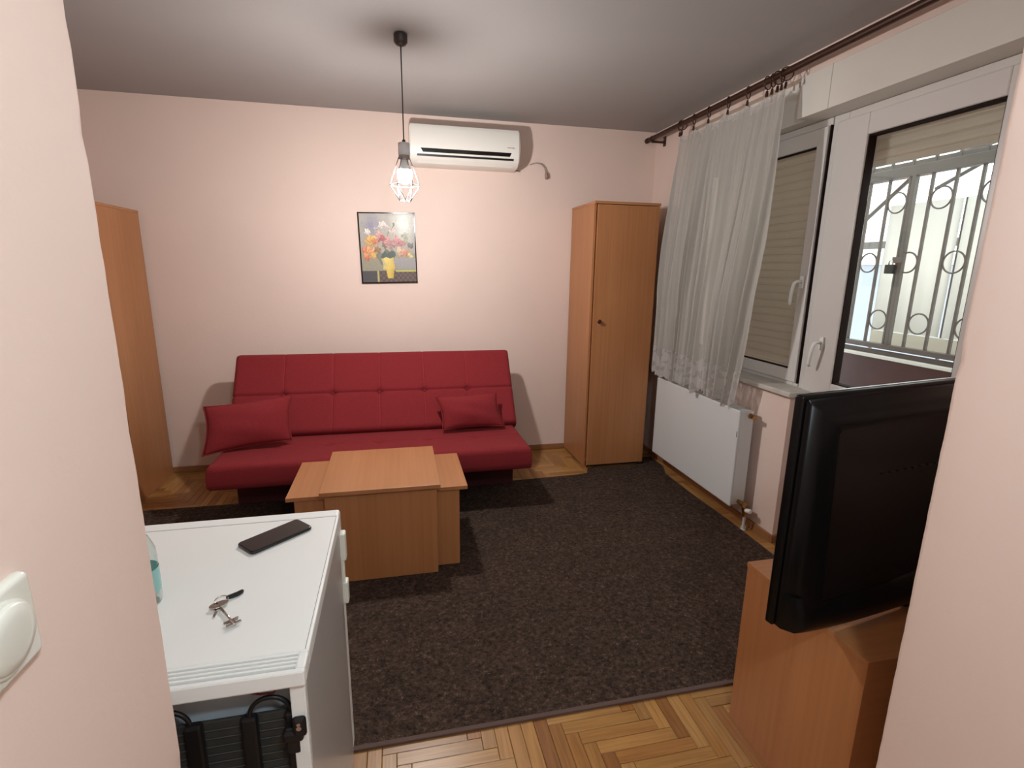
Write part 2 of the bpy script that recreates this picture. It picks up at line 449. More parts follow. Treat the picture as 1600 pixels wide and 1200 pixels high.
# ------------------------------------------------------------------ window_1 (left part behind the curtain)
win = struct_empty('window_1', (XF, YC, .9))
def W(name, bm, mt, parent=win, smooth=False):
    bmesh.ops.translate(bm, vec=(-XF, -YC, -.9), verts=bm.verts)
    return obj(name, bm, mt, parent, smooth)
def frame_ring(bm, x0, x1, y0, y1, z0, z1, t, bev=.004):
    box(bm, x0, x1, y0, y0+t, z0, z1, bev); box(bm, x0, x1, y1-t, y1, z0, z1, bev)
    box(bm, x0, x1, y0+t, y1-t, z0, z0+t, bev); box(bm, x0, x1, y0+t, y1-t, z1-t, z1, bev)
WZ0, WZ1 = .895, 2.30
YM = 2.43      # seam between window and door
bm = B(); frame_ring(bm, XF, XF+.07, YM+.003, YW, WZ0, WZ1, .035); W('window_frame', bm, M['pvc'])
bm = B(); box(bm, XF-.013, XF+.05, YM+.016, YM+.082, WZ0+.022, 2.262, .006); box(bm, XF-.013, XF+.05, YW-.09, YW-.024, WZ0+.022, 2.262, .006)
box(bm, XF-.013, XF+.05, YM+.080, YW-.088, WZ0+.022, WZ0+.092, .006); box(bm, XF-.013, XF+.05, YM+.080, YW-.088, 2.175, 2.262, .006)
sash = W('sash', bm, M['pvc'])
bm = B(); y0, y1, z0, z1 = YM+.082, YW-.09, WZ0+.092, 2.175
for a in ((y0, y0+.005, z0, z1), (y1-.005, y1, z0, z1), (y0, y1, z0, z0+.006), (y0, y1, z1-.006, z1)): box(bm, XF-.002, XF+.02, *a)
W('gasket', bm, M['gasket'])
W('pane', box(B(), XF+.016, XF+.02, YM+.08, YW-.088, WZ0+.09, 2.178), M['glass'])
W('seam', box(B(), XF-.012, XF+.02, YM-.001, YM+.004, WZ0+.02, 2.262), M['gasket'])
# sill
bm = B(); box(bm, XR-.035, XF+.005, YC-.03, YW, .868, .897, .006); W('windowsill', bm, M['sill'])
def lever(name, y, z, parent, off, x=XF-.013, s=1):
    bm = B(); box(bm, x-.012, x, y-.014, y+.014, z-.035, z+.035, .005)
    bmesh.ops.translate(bm, vec=(-off[0], -off[1], -off[2]), verts=bm.verts)
    pl = obj('handle_plate', bm, M['white'], parent)
    bm = B()
    tube(bm, [(x-.008, y, z+.004), (x-.04, y, z+.004), (x-.052, y+.002*s, z-.004), (x-.055, y+.004*s, z-.02), (x-.055, y+.012*s, z-.06), (x-.050, y+.02*s, z-.105), (x-.044, y+.024*s, z-.125)], [.0085, .0085, .0095, .0095, .009, .0085, .006], 10)
    bmesh.ops.translate(bm, vec=(-off[0], -off[1], -off[2]), verts=bm.verts)
    return obj('handle', bm, M['white'], parent, True)
lever('handle', YM+.05, 1.475, win, (XF, YC, .9))
# roller shutter behind window glass
shut_me = None
SH = .046
def slat_mesh(ylen):
    bm = B()
    prof = [(.002, -.002), (-.003, .004), (-.006, .016), (-.0055, .034), (-.001, .044), (.002, .0475), (.005, .0475), (.005, -.002)]
    prism(bm, [(x, 0, z) for x, z in prof], (0, ylen, 0))
    bmesh.ops.recalc_face_normals(bm, faces=bm.faces)
    me = bpy.data.meshes.new('slat'); bm.to_mesh(me); bm.free(); me.materials.append(M['shut']); return me
rs = obj('roller_shutter', box(B(), -.002, .012, 0, YW-.09-(YM+.08)+.02, 0, .02, .002), M['shut'], win)
rs.location = (.10, YM+.07-YC, .965-.9)
me = slat_mesh(YW-.09-(YM+.08)+.02)
for i in range(27):
    s = bpy.data.objects.new('slat', me); COL.objects.link(s); s.parent = rs; s.location = (0, 0, .022+i*SH)

# ------------------------------------------------------------------ door_1 (balcony door)
door = struct_empty('door_1', (XF, DY0, 0))
def DR(name, bm, mt, parent=door, smooth=False):
    bmesh.ops.translate(bm, vec=(-XF, -DY0, 0), verts=bm.verts)
    return obj(name, bm, mt, parent, smooth)
DZ1 = 2.30
bm = B(); box(bm, XF, XF+.07, YC+.0, YM-.003, 0, DZ1, .004); box(bm, XF, XF+.07, DY0, DY0+.05, 0, DZ1, .004); box(bm, XF, XF+.07, DY0+.05, YC, DZ1-.05, DZ1, .004); box(bm, XF-.01, XF+.07, DY0+.05, YC, 0, .04, .004)
DR('door_frame', bm, M['pvc'])
GY1 = 2.20; GY0 = 1.62; GZ0 = .965; GZ1 = 2.165
bm = B()
box(bm, XF-.014, XF+.034, GY1, YC+.055, .03, DZ1-.035, .007); box(bm, XF-.014, XF+.05, DY0+.04, GY0, .03, DZ1-.035, .007)
box(bm, XF-.014, XF+.05, GY0-.002, GY1+.002, GZ1, DZ1-.035, .007); box(bm, XF-.014, XF+.05, GY0-.002, GY1+.002, GZ0-.09, GZ0, .007); box(bm, XF-.014, XF+.05, GY0-.002, GY1+.002, .03, .12, .007)
DR('door_leaf', bm, M['pvc'])
DR('door_panel', box(B(), XF+.005, XF+.03, GY0, GY1, .11, GZ0-.08, .002), M['pvc'])
bm = B()
for a in ((GY0, GY0+.006, GZ0, GZ1), (GY1-.006, GY1, GZ0, GZ1), (GY0, GY1, GZ0, GZ0+.006), (GY0, GY1, GZ1-.008, GZ1)): box(bm, XF-.004, XF+.036, *a)
DR('gasket', bm, M['gasket'])
DR('pane', box(B(), XF+.016, XF+.02, GY0-.001, GY1+.001, GZ0-.001, GZ1+.001), M['glass'])
lever('handle', 2.285, 1.165, door, (XF, DY0, 0), XF-.014)
# outer reveal rail in dark brown (guide rail of the shutter)
DR('guide_rail', box(B(), XF+.07, XF+.115, 2.325, 2.345, 0, 2.4, .003), M['gasket'])
DR('guide_rail', box(B(), XF+.07, XF+.115, DY0, DY0+.04, 0, 2.4, .003), M['gasket'])
rs2 = obj('roller_shutter', box(B(), -.006, .012, 0, .784, 0, .03, .003), M['shut'], door)
rs2.location = (.09, .04, 2.03)
me2 = slat_mesh(.784)
for i in range(8):
    s = bpy.data.objects.new('slat', me2); COL.objects.link(s); s.parent = rs2; s.location = (0, 0, .032+i*SH)

# shutter boxes above
t1 = struct('trim_1', box(B(), XR-.014, XF+.12, DY0-.0, 2.535, 2.302, 2.50, .003), M['pvcbox'])
struct('cover_joint', box(B(), XR-.0155, XR-.013, 2.33, 2.334, 2.303, 2.499), M['sill'], t1)
struct('trim_2', box(B(), XR+.045, XF+.12, 2.535, YW, 2.302, 2.505, .003), M['pvcbox'])
# wall above the frames outside / closing strips
struct('wall_outer', box(B(), XF+.12, WT, DY0, YW, 2.302, 2.505), M['pvcbox'])

# ------------------------------------------------------------------ balcony
struct('floor_balcony', box(B(), WT, 3.6, .2, 5.4, -.15, -.03), M['ledge'])
pb = struct('wall_balcony', box(B(), 3.40, 3.52, .2, 5.4, -.03, .93), M['paramaroon'])
struct('ledge', box(B(), 3.37, 3.60, .2, 5.4, .93, .955, .004), M['ledge'], pb)
XB = 3.40
gr = thing('balcony_grille', 'grey iron security grille of bars and rings on the balcony parapet', 'grille', (XB+.02, 3.03, .955))
def GR(name, bm, parent=gr, mt='iron', smooth=False):
    bmesh.ops.translate(bm, vec=(-(XB+.02), -3.03, -.955), verts=bm.verts)
    return obj(name, bm, M[mt], parent, smooth)
GR('bottom_rail', box(B(), XB-.02, XB+.03, .8, 4.9, 1.0, 1.035, .003))
GR('foot_rail', box(B(), XB, XB+.04, .8, 4.9, .955, .985, .003))
GR('top_rail', box(B(), XB-.02, XB+.03, .8, 4.9, 2.165, 2.232, .003))
GR('upper_rail', box(B(), XB+.0, XB+.03, .8, 4.9, 2.232, 2.262, .003))
PB = .1525
bm = B(); box(bm, XB-.007, XB+.013, -.008, .008, 1.03, 2.30, .002)
bar0 = None
ys = [3.02+PB*(i) for i in range(-13, 12)]
bme = None
def bar_at(y, w, zt=2.17):
    global bme
    if w == 1:
        if bme is None:
            b = B(); box(b, -.009, .009, -.008, .008, 0, 1.40, .002); bmesh.ops.recalc_face_normals(b, faces=b.faces)
            bme = bpy.data.meshes.new('bar'); b.to_mesh(bme); b.free(); bme.materials.append(M['iron'])
        o = bpy.data.objects.new('bar', bme); COL.objects.link(o); o.parent = gr; o.location = (-.015, y-3.03, 1.03-.955)
    return
b = B()
for i in range(32): pass
rad_ = PB/2-.009
tube(b, [(0, rad_*math.cos(2*PI*i/28), rad_*math.sin(2*PI*i/28)) for i in range(28)], .0055, 6, True)
bmesh.ops.recalc_face_normals(b, faces=b.faces)
rme = bpy.data.meshes.new('ring'); b.to_mesh(rme); b.free(); rme.materials.append(M['iron'])
for i, y in enumerate(ys):
    bar_at(y, 1)
    # gap above this bar, between y and y+PB
    par = (i-13) % 2
    for z in ([2.005, 1.202] if par == 0 else [1.603]):
        o = bpy.data.objects.new('ring', rme); COL.objects.link(o); o.parent = gr; o.location = (-.015, y+PB/2-3.03, z-.955)
GR('gate_post', box(B(), XB-.022, XB+.012, 2.965, 2.993, 1.03, 2.17, .002))
GR('lock_plate', box(B(), XB-.03, XB-.02, 2.955, 3.03, 1.60, 1.64, .002))
pl = thing('padlock', 'small dark padlock hanging on the gate bars of the grille', 'padlock', (XB-.035, 3.03, 1.555))
obj('lock_body', box(B(), -.014, .014, -.034, .034, -.028, .034, .005), M['black'], pl)
bm = B(); tube(bm, [(0, -.015, .02), (0, -.015, .05), (0, -.008, .062), (0, .008, .062), (0, .015, .05), (0, .015, .02)], .004, 8); obj('shackle', bm, M['steel'], pl, True)

# privacy sheets beyond the grille, hung on a rail
sh = thing('privacy_sheet', 'white translucent privacy sheet hanging beyond the balcony grille', 'sheet', (3.92, 2.6, .98))
ypan = [(3.05, 3.60), (2.46, 3.02), (1.87, 2.43), (1.28, 1.84)]
for i, (a, c) in enumerate(ypan):
    bm = B(); n = 14
    g = []
    for k in range(n+1):
        y = a+(c-a)*k/n; x = .008*math.sin(k*1.7+i)
        g.append([bm.verts.new((x+dx, y-2.6, z)) for dx, z in ((0, .09), (0, 1.08), (.004, 1.08), (.004, .09))])
    for p, q in zip(g, g[1:]):
        for k in range(4): bm.faces.new((p[k], p[(k+1) % 4], q[(k+1) % 4], q[k]))
    bm.faces.new(g[0]); bm.faces.new(g[-1][::-1])
    obj('sheet_panel', bm, M['sheet'], sh, True)
obj('bottom_board', box(B(), -.01, .012, 1.28-2.6, 3.6-2.6, -.03, .085, .002), mat('cream board', srgb(214, 208, 188), .6), sh)
bm = B()
for y in (3.61, 3.035, 2.445, 1.855, 1.27): box(bm, .008, .03, y-2.6-.008, y-2.6+.008, -1.1, 1.08, .002)
obj('support_posts', bm, M['iron'], sh)
# neighbouring building and roof frame
nb = thing('neighbour_house', 'pale grey house wall with reddish eave beyond the balcony', 'building', (7.0, 6.5, -2.9))
obj('wall', box(B(), 0, .4, -1.6, 4, 0, 4.55, .01), M['neighbour'], nb)
obj('cornice', box(B(), -.1, .5, -1.7, 4.1, 4.55, 4.68, .01), M['ledge'], nb)
obj('gutter', box(B(), -.16, -.02, -1.8, 4.1, 4.78, 4.88, .02), M['iron'], nb)
rf = thing('roof_frame', 'grey metal roof frame with a reddish board above the balcony grille', 'frame', (3.7, 3.3, 2.3))
bm = B(); tube(bm, [(.2, .12, -.02), (.2, .62, -.42)], .016, 8); obj('strut', bm, M['iron'], rf, True)
bm = B(); tube(bm, [(.2, -.55, .06), (.2, -.05, -.16)], .014, 8); obj('strut', bm, M['iron'], rf, True)
bm = B(); tube(bm, [(.3, -1.3, .26), (.3, .1, .05)], .016, 8); obj('strut', bm, M['iron'], rf, True)
obj('post', box(B(), .2, .24, 1.6, 1.64, -2.4, .4, .003), M['iron'], rf)
obj('eave_board', box(B(), .05, .09, -.12, 1.6, -.075, .02, .003), M['cementroof'], rf)
obj('post', box(B(), .2, .24, -2.4, -2.36, -2.4, .4, .003), M['iron'], rf)
obj('beam', box(B(), .2, .24, -2.4, 1.64, .4, .45, .003), M['iron'], rf)

# ------------------------------------------------------------------ curtain rod, rings, curtain
XROD, ZROD = 1.97, 2.518
rod = thing('curtain_rod', 'long dark bronze curtain rod just below the ceiling over the window', 'curtain rod', (XROD, 4.06, ZROD))
bm = B(); tube(bm, [(0, 0, 0), (0, -3.3, 0)], .0165, 16); obj('pole', bm, M['bronze'], rod, True, 60)
bm = B(); lathe(bm, [(.0175, -.045), (.020, -.04), (.020, -.01), (.0155, 0), (.006, .004)], 0, 0, 14, 'y'); obj('finial', bm, M['bronze'], rod, True, 60)
for y in (-.10, -3.2):
    bm = B(); box(bm, -.006, .10, y-.008, y+.008, -.030, -.016, .002); box(bm, .10, .108, y-.016, y+.016, -.05, .02, .002); tube(bm, [(0, y-.007, 0), (0, y+.007, 0)], .0195, 16)
    obj('bracket', bm, M['bronze'], rod)
# ring prototype
bm = B(); tube(bm, [(.031*math.cos(2*PI*i/28), 0, -.0106+.031*math.sin(2*PI*i/28)) for i in range(28)], .003, 6, True)
bmesh.ops.recalc_face_normals(bm, faces=bm.faces)
ring_me = bpy.data.meshes.new('ring'); bm.to_mesh(ring_me); bm.free(); ring_me.materials.append(M['bronze'])
for p in ring_me.polygons: p.use_smooth = True
bm = B(); tube(bm, [(0, 0, -.0405), (0, 0, -.054)], .0022, 6); prism(bm, [(-.005, -.004, -.05), (-.005, .004, -.05), (-.007, .007, -.078), (-.007, -.007, -.078)], (.010, 0, 0))
bmesh.ops.recalc_face_normals(bm, faces=bm.faces)
clip_me = bpy.data.meshes.new('clip'); bm.to_mesh(clip_me); bm.free(); clip_me.materials.append(M['bronze'])
RY = [(3.548, 'a', .5), (3.522, 'a', -.2), (3.375, 1, .75), (3.205, 2, .7), (3.005, 3, .7), (2.825, 4, .6), (2.665, 'b', .3), (2.625, 'b', .5), (2.585, 'b', -.1), (2.555, 'b', .6), (2.525, 'b', -.4)]
ordw = {1: 'first', 2: 'second', 3: 'third', 4: 'fourth'}
for y, k, a in RY:
    if k == 'a': lab, grp = 'dark curtain ring at wardrobe end of the rod, %s of the touching pair' % ('left' if y > 3.53 else 'right'), 'curtain rings bunched by the wardrobe'
    elif k == 'b': lab, grp = '%s ring from the left in the crowded bunch above the curtain edge by the door' % {2.665: 'first', 2.625: 'second', 2.585: 'middle', 2.555: 'fourth', 2.525: 'last'}[y], 'curtain rings bunched at the door side'
    else: lab, grp = ('%s single clip ring along the curtain top, counted from the wardrobe' % ordw[k]), 'single curtain rings along the curtain'
    t = thing('curtain_ring', lab, 'curtain ring', (XROD, y, ZROD), (0, 0, a), grp)
    for nme, me_ in (('ring', ring_me), ('clip', clip_me)):
        o = bpy.data.objects.new(nme, me_); COL.objects.link(o); o.parent = t

def curtain_pt(u, v):
    """u 0..1 from far (wardrobe) edge to near edge, v 0 top .. 1 bottom"""
    ytop0, ytop1 = 3.555, 2.53
    ybot0, ybot1 = 3.60, 2.60
    y = (ytop0+(ytop1-ytop0)*u)*(1-v)+(ybot0+(ybot1-ybot0)*u)*v
    if u > .7: y -= ((u-.7)/.3)**1.5*.075*math.sin(PI*max(0, v)**.85)
    # scalloped hang of the top between rings
    ph = [(3.555-r)/(3.555-2.50) for r in (3.535, 3.375, 3.205, 3.005, 2.825, 2.665, 2.585, 2.50)]
    sag = 0
    for a, c in zip(ph, ph[1:]):
        if a <= u <= c: sag = .030*math.sin(PI*(u-a)/(c-a))*min(1, (c-a)*8)
    ztop = 2.438-sag-.012*u
    zbot = .775+.012*math.sin(u*38)+.010*math.sin(u*17+1)
    z = ztop+(zbot-ztop)*v
    amp = .010+.028*min(1, v*2.2)
    x = XROD-.012*min(1, v*8)-.055*min(1, v*1.6)
    uu = u+.018*math.sin(u*13+1)+.011*math.sin(u*31+2*v)+.006*math.sin(v*5+u*4)
    env = .55+.45*math.sin(u*21+.8*v+1.3)*math.cos(u*8.3-.6*v)
    x += amp*(env*math.sin(uu*2*PI*9)+.30*math.sin(uu*2*PI*21+2.3*v)+.14*math.sin(uu*2*PI*43+1.7*math.sin(v*3)))
    x += .005*math.sin(v*6+u*9)
    y += .3*amp*math.cos(uu*2*PI*9)
    return (x, y, z)
def curtain_part(name, v0, v1, nv, mt, parent=None, scallop=False, thick=.0012):
    bm = B(); nu = 300; g = []
    for i in range(nu+1):
        u = i/nu; col = []
        for j in range(nv+1):
            v = v0+(v1-v0)*j/nv
            x, y, z = curtain_pt(u, v)
            if scallop and j == nv: z -= .016*abs(math.sin(u*PI*26)); 
            if scallop and j == nv-1: z -= .008*abs(math.sin(u*PI*26))
            if scallop: x -= .002
            col.append(bm.verts.new((x, y, z)))
        g.append(col)
    for a, b_ in zip(g, g[1:]):
        for j in range(nv): bm.faces.new((a[j], a[j+1], b_[j+1], b_[j]))
    return obj(name, bm, mt, parent, True)
cur = curtain_part('curtain', 0, .885, 50, M['curtain'])
tag(cur, 'sheer white curtain hanging in folds in front of the window, over the radiator', 'curtain')
curtain_part('lace_hem', .88, 1.0, 10, M['lace'], cur, True)
curtain_part('header_tape', -.012, .012, 2, M['lace'], cur)

# ------------------------------------------------------------------ radiator
rd = thing('radiator', 'white flat panel radiator on the wall below the window', 'radiator', (1.93, 2.54, .137))
obj('front_panel', box(B(), 0, .014, 0, .99, 0, .598, .006), M['rad'], rd)
obj('side_cover', box(B(), .014, .098, .002, .006, .01, .59), M['rad'], rd)
obj('side_cover', box(B(), .014, .098, .984, .988, .01, .59), M['rad'], rd)
obj('back_panel', box(B(), .088, .1, .006, .984, .005, .59, .003), M['rad'], rd)
bm = B()
for i in range(38): box(bm, .018, .084, .014+i*.0255, .028+i*.0255, .586, .594)
o = obj('top_grille', bm, M['rad'], rd)
obj('water_channels', box(B(), .03, .08, .02, .97, .02, .56), M['rad'], rd)
obj('rating_mark', box(B(), -.0006, .003, .004, .008, .44, .475), M['black'], rd)
bm = B(); tube(bm, [(.075, .002, .567), (.075, -.018, .567)], .016, 6); tube(bm, [(.075, -.016, .567), (.075, -.034, .567)], .010, 12); tube(bm, [(.075, -.034, .567), (.075, -.038, .567)], .013, 12)
obj('vent_plug', bm, M['brass'], rd)
bm = B(); tube(bm, [(.060, .004, .030), (.060, -.028, .030)], .013, 6); tube(bm, [(.060, -.028, .030), (.060, -.056, .030)], .016, 14)
tube(bm, [(.060, -.045, .035), (.074, -.045, -.030)], .012, 12); tube(bm, [(.074, -.045, -.028), (.074, -.045, -.046)], .015, 6); tube(bm, [(.074, -.045, -.010), (.100, -.030, -.010)], .010, 10); tube(bm, [(.1, -.02, -.004), (.1, -.02, -.046)], .014, 6)
obj('valve', bm, M['brass'], rd)
bm = B(); tube(bm, [(.076, -.055, -.006), (.082, -.080, -.002)], .0135, 14); tube(bm, [(.082, -.080, -.002), (.084, -.088, -.001)], [.0155, .012], 14)
obj('valve_cap', bm, M['white'], rd)
for yy, xx in ((-.045, .078), (-.02, .1)):
    bm = B(); tube(bm, [(xx, yy, -.045), (xx, yy, -.1365)], .008, 10); lathe(bm, [(.016, -.137), (.016, -.131), (.009, -.129)], xx, yy, 14); obj('pipe', bm, M['rad'], rd, True, 50)
for yy in (.2, .8): obj('wall_bracket', box(B(), .1, .149, yy, yy+.03, .1, .5, .002), M['rad'], rd)

# ------------------------------------------------------------------ rug
RUGP = [(-1.625, 1.448), (1.972, 1.448), (1.982, 2.2), (1.988, 2.6), (1.972, 3.0), (1.975, 3.38), (2.03, 3.52), (2.035, 3.74), (1.90, 3.74), (1.898, 3.588), (1.42, 3.586), (1.385, 3.50), (1.30, 3.482), (.84, 3.462), (-1.17, 3.425), (-1.625, 3.43)]
rug = obj('rug', prism(B(), [(x, y, 0) for x, y in RUGP], (0, 0, .009)), M['rug'])
tag(rug, 'large dark brown speckled rug covering most of the parquet', 'rug')
bm = B()
box(bm, -1.632, 1.979, 1.438, 1.456, 0, .0098, .003)
for p, q in zip(RUGP[1:6], RUGP[2:7]): tube(bm, [(p[0], p[1], .0049), (q[0], q[1], .0049)], .0048, 8)
for p, q in zip(RUGP[12:15], RUGP[13:16]): tube(bm, [(p[0], p[1], .0049), (q[0], q[1], .0049)], .0048, 8)
tube(bm, [(RUGP[15][0], RUGP[15][1], .0049), (RUGP[0][0], RUGP[0][1], .0049)], .0048, 8)
obj('binding', bm, M['rugedge'], rug)
# sparse lighter fibres lying in the pile
bm = B(); rnd = random.Random(11)
for i in range(900):
    x, y = rnd.uniform(-.3, 2.0), rnd.uniform(1.47, 3.4); a = rnd.uniform(0, PI); l = rnd.uniform(.004, .012)
    dx, dy = math.cos(a)*l, math.sin(a)*l; px, py = -math.sin(a)*.0007, math.cos(a)*.0007
    v = [bm.verts.new(p) for p in ((x+px, y+py, .0094), (x-px, y-py, .0094), (x+dx-px, y+dy-py, .0097), (x+dx+px, y+dy+py, .0097))]; bm.faces.new(v)
o = obj('lint', bm, mat('pale lint', srgb(120, 104, 88), .9), rug); o['kind'] = 'stuff'

# ------------------------------------------------------------------ wardrobes
RZ = 0
wd = thing('wardrobe', 'tall narrow beech wardrobe with a dark knob in the right corner', 'wardrobe', (1.39, 3.596, RZ))
WW, WDp, WH = .50, .498, 2.0
obj('side_panel', box(B(), 0, .018, .018, WDp, .02, WH-.018, .001), M['woodz'], wd)
obj('side_panel', box(B(), WW-.018, WW, .018, WDp, .02, WH-.018, .001), M['woodz'], wd)
obj('top_panel', box(B(), -.002, WW+.002, -.002, WDp, WH-.018, WH, .001), M['woodx'], wd)
obj('back_panel', box(B(), .018, WW-.018, WDp-.006, WDp-.001, .05, WH-.018), M['woodz'], wd)
obj('bottom_panel', box(B(), .018, WW-.018, .02, WDp-.006, .06, .078), M['woodx'], wd)
obj('plinth', box(B(), .018, WW-.018, .05, .066, 0, .06), M['darkfoot'], wd)
dr = obj('door', box(B(), .022, WW-.004, -.001, .016, .030, WH-.022, .0015), M['woodz'], wd)
bm = B(); lathe(bm, [(.006, 0), (.006, -.012), (.014, -.016), (.016, -.022), (.011, -.028)], 0, 0, 20, 'y')
bmesh.ops.translate(bm, vec=(.066, 0, 1.155), verts=bm.verts); obj('knob', bm, mat('dark red brown knob', srgb(58, 22, 18), .3), dr, True, 40)
for (x, z, r) in ((.083, 1.868, .005), (.130, 1.912, .005), (.137, 1.916, .003)):
    bm = B(); lathe(bm, [(r, -.0012), (r*.7, -.0025)], 0, 0, 10, 'y'); bmesh.ops.translate(bm, vec=(x, 0, z), verts=bm.verts)
    obj('dent', bm, M['woodend'], dr)
for x in (.0, WW-.03):
    for y in (.02, WDp-.05): obj('foot', box(B(), x, x+.03, y, y+.03, 0, .02, .001), M['darkfoot'] if x else M['woodend'], wd)

wl = thing('wardrobe', 'beech wardrobe standing at the left behind the pale hall wall', 'wardrobe', (-2.165, 3.55, 0))
WW2, WD2, WH2 = .497, .54, 1.873
obj('side_panel', box(B(), 0, .018, .018, WD2, 0, WH2-.018, .001), M['woodz'], wl)
obj('side_panel', box(B(), WW2-.018, WW2, .018, WD2, 0, WH2-.018, .001), M['woodz'], wl)
obj('top_panel', box(B(), -.002, WW2+.002, -.002, WD2, WH2-.018, WH2, .001), M['woodx'], wl)
obj('back_panel', box(B(), .018, WW2-.018, WD2-.006, WD2-.001, .05, WH2-.018), M['woodz'], wl)
obj('bottom_panel', box(B(), .018, WW2-.018, .02, WD2-.006, .06, .078), M['woodx'], wl)
obj('plinth', box(B(), .018, WW2-.018, .05, .066, 0, .06), M['woodend'], wl)
dl = obj('door', box(B(), .004, WW2-.004, -.001, .016, .022, WH2-.022, .0015), M['woodz'], wl)
bm = B(); lathe(bm, [(.006, 0), (.006, -.012), (.014, -.016), (.016, -.022), (.011, -.028)], 0, 0, 20, 'y')
bmesh.ops.translate(bm, vec=(.44, 0, 1.1), verts=bm.verts); obj('knob', bm, mat('brown knob', srgb(58, 22, 18), .3), dl, True, 40)

# ------------------------------------------------------------------ sofa (click clack)
sf = thing('sofa', 'crimson armless sofa bed with buttoned back along the wall', 'sofa', (-.135, 3.5, 0))
SX0, SX1 = -.935, .945      # local x range
def cushion(W_, D_, T_, seams, mid, tuft, nx=200, ny=64, r=.034):
    """upholstered slab: X width, Y depth, top at T_; seams cut as grooves; mid = seam depth positions"""
    bm = B()
    def top(x, y):
        # edge rounding (superellipse)
        def e(d, r_): 
            if d >= r_: return 0
            q = 1-d/r_; return r_*(1-math.sqrt(max(0, 1-q*q)))
        dx = min(x, W_-x); dy = min(y, D_-y)
        z = T_-e(dx, r)-e(dy, r)
        puff = .006*(math.sin(PI*min(1, max(0, x/W_)))**.3)
        for s in seams: z -= .0045*math.exp(-((x-s)/.006)**2)
        for s in mid: z -= .011*math.exp(-((y-s)/.008)**2)
        for sx, sy in tuft: z -= .020*math.exp(-(((x-sx)/.026)**2+((y-sy)/.026)**2))
        return max(z, T_*.35)
    xs = sorted(set([W_*i/nx for i in range(nx+1)]+[.003, .008, .015, .025, W_-.003, W_-.008, W_-.015, W_-.025]+[s+d for s in seams for d in (-.004, 0, .004)]))
    ysx = sorted(set([D_*i/ny for i in range(ny+1)]+[.003, .008, .015, .025, D_-.003, D_-.008, D_-.015, D_-.025]+[s+d for s in mid for d in (-.004, 0, .004)]))
    T = [[bm.verts.new((x, y, top(x, y))) for y in ysx] for x in xs]
    for a, b_ in zip(T, T[1:]):
        for j in range(len(ysx)-1): bm.faces.new((a[j], b_[j], b_[j+1], a[j+1]))
    # border loop down to base, slightly rounded under
    loop = [T[i][0] for i in range(len(xs))]+[T[-1][j] for j in range(1, len(ysx))]+[T[i][-1] for i in range(len(xs)-2, -1, -1)]+[T[0][j] for j in range(len(ysx)-2, 0, -1)]
    prev = loop
    for z, ins in ((T_*.25, .0), (.012, .002), (0, .012)):
        new = []
        for v in loop:
            x, y = v.co.x, v.co.y
            x = min(max(x, ins), W_-ins); y = min(max(y, ins), D_-ins)
            new.append(bm.verts.new((x, y, z)))
        n = len(loop)
        for k in range(n): bm.faces.new((prev[k], prev[(k+1) % n], new[(k+1) % n], new[k]))
        prev = new
    bm.faces.new(prev)
    return bm
WS = SX1-SX0
seams = [s-SX0+.135 for s in (-.766, -.447, -.133, .177, .489)]
# seat
SD = .58
bm = cushion(WS, SD, .145, [], [SD*.52], [(s, SD*.52) for s in seams])
# slope: front edge slightly rounded and seat tilts back
for v in bm.verts: pass
st = obj('seat', bm, M['red'], sf, True)
st.location = (SX0, -.505, .285); st.rotation_euler = (math.radians(-1.0), 0, 0)
def seam_tube(parent, pts, nm='seam'):
    bm = B(); tube(bm, pts, .0016, 5); return obj(nm, bm, M['redseam'], parent)
# back
BD = .60
bm = cushion(WS+.03, BD, .125, [s+.015 for s in seams], [BD*.475], [(s+.015, BD*.475) for s in seams])
bk = obj('backrest', bm, M['red'], sf, True)
# local y of cushion -> up the back, local z -> towards the viewer
a = math.radians(47.5)
bk.matrix_parent_inverse = Matrix.Identity(4)
bk.location = (SX0-.015, .075, .375)
bk.rotation_euler = (math.radians(54), 0, 0)
for s in seams:
    for (y0_, y1_) in ((.03, BD*.475-.02), (BD*.475+.02, BD-.03)):
        seam_tube(bk, [(s+.015, y0_+(y1_-y0_)*k/6, .1218) for k in range(7)])
    bm = B(); sphere(bm, (s+.015, BD*.475, .102), .009, 1, 1, .5, 12, 8); obj('button', bm, M['red'], bk, True)
# base box and brackets
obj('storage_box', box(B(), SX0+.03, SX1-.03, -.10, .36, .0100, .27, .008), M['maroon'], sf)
for x in (SX0+.06, SX1-.10):
    for y in (.02, .30): obj('foot', box(B(), x, x+.04, y, y+.04, 0, .012), M['darkfoot'], sf)
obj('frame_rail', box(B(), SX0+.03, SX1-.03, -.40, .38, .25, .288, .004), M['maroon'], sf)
for x in (SX0+.01, SX1-.025):
    obj('hinge_plate', box(B(), x, x+.012, -.05, .2, .22, .40, .003), M['black'], sf)

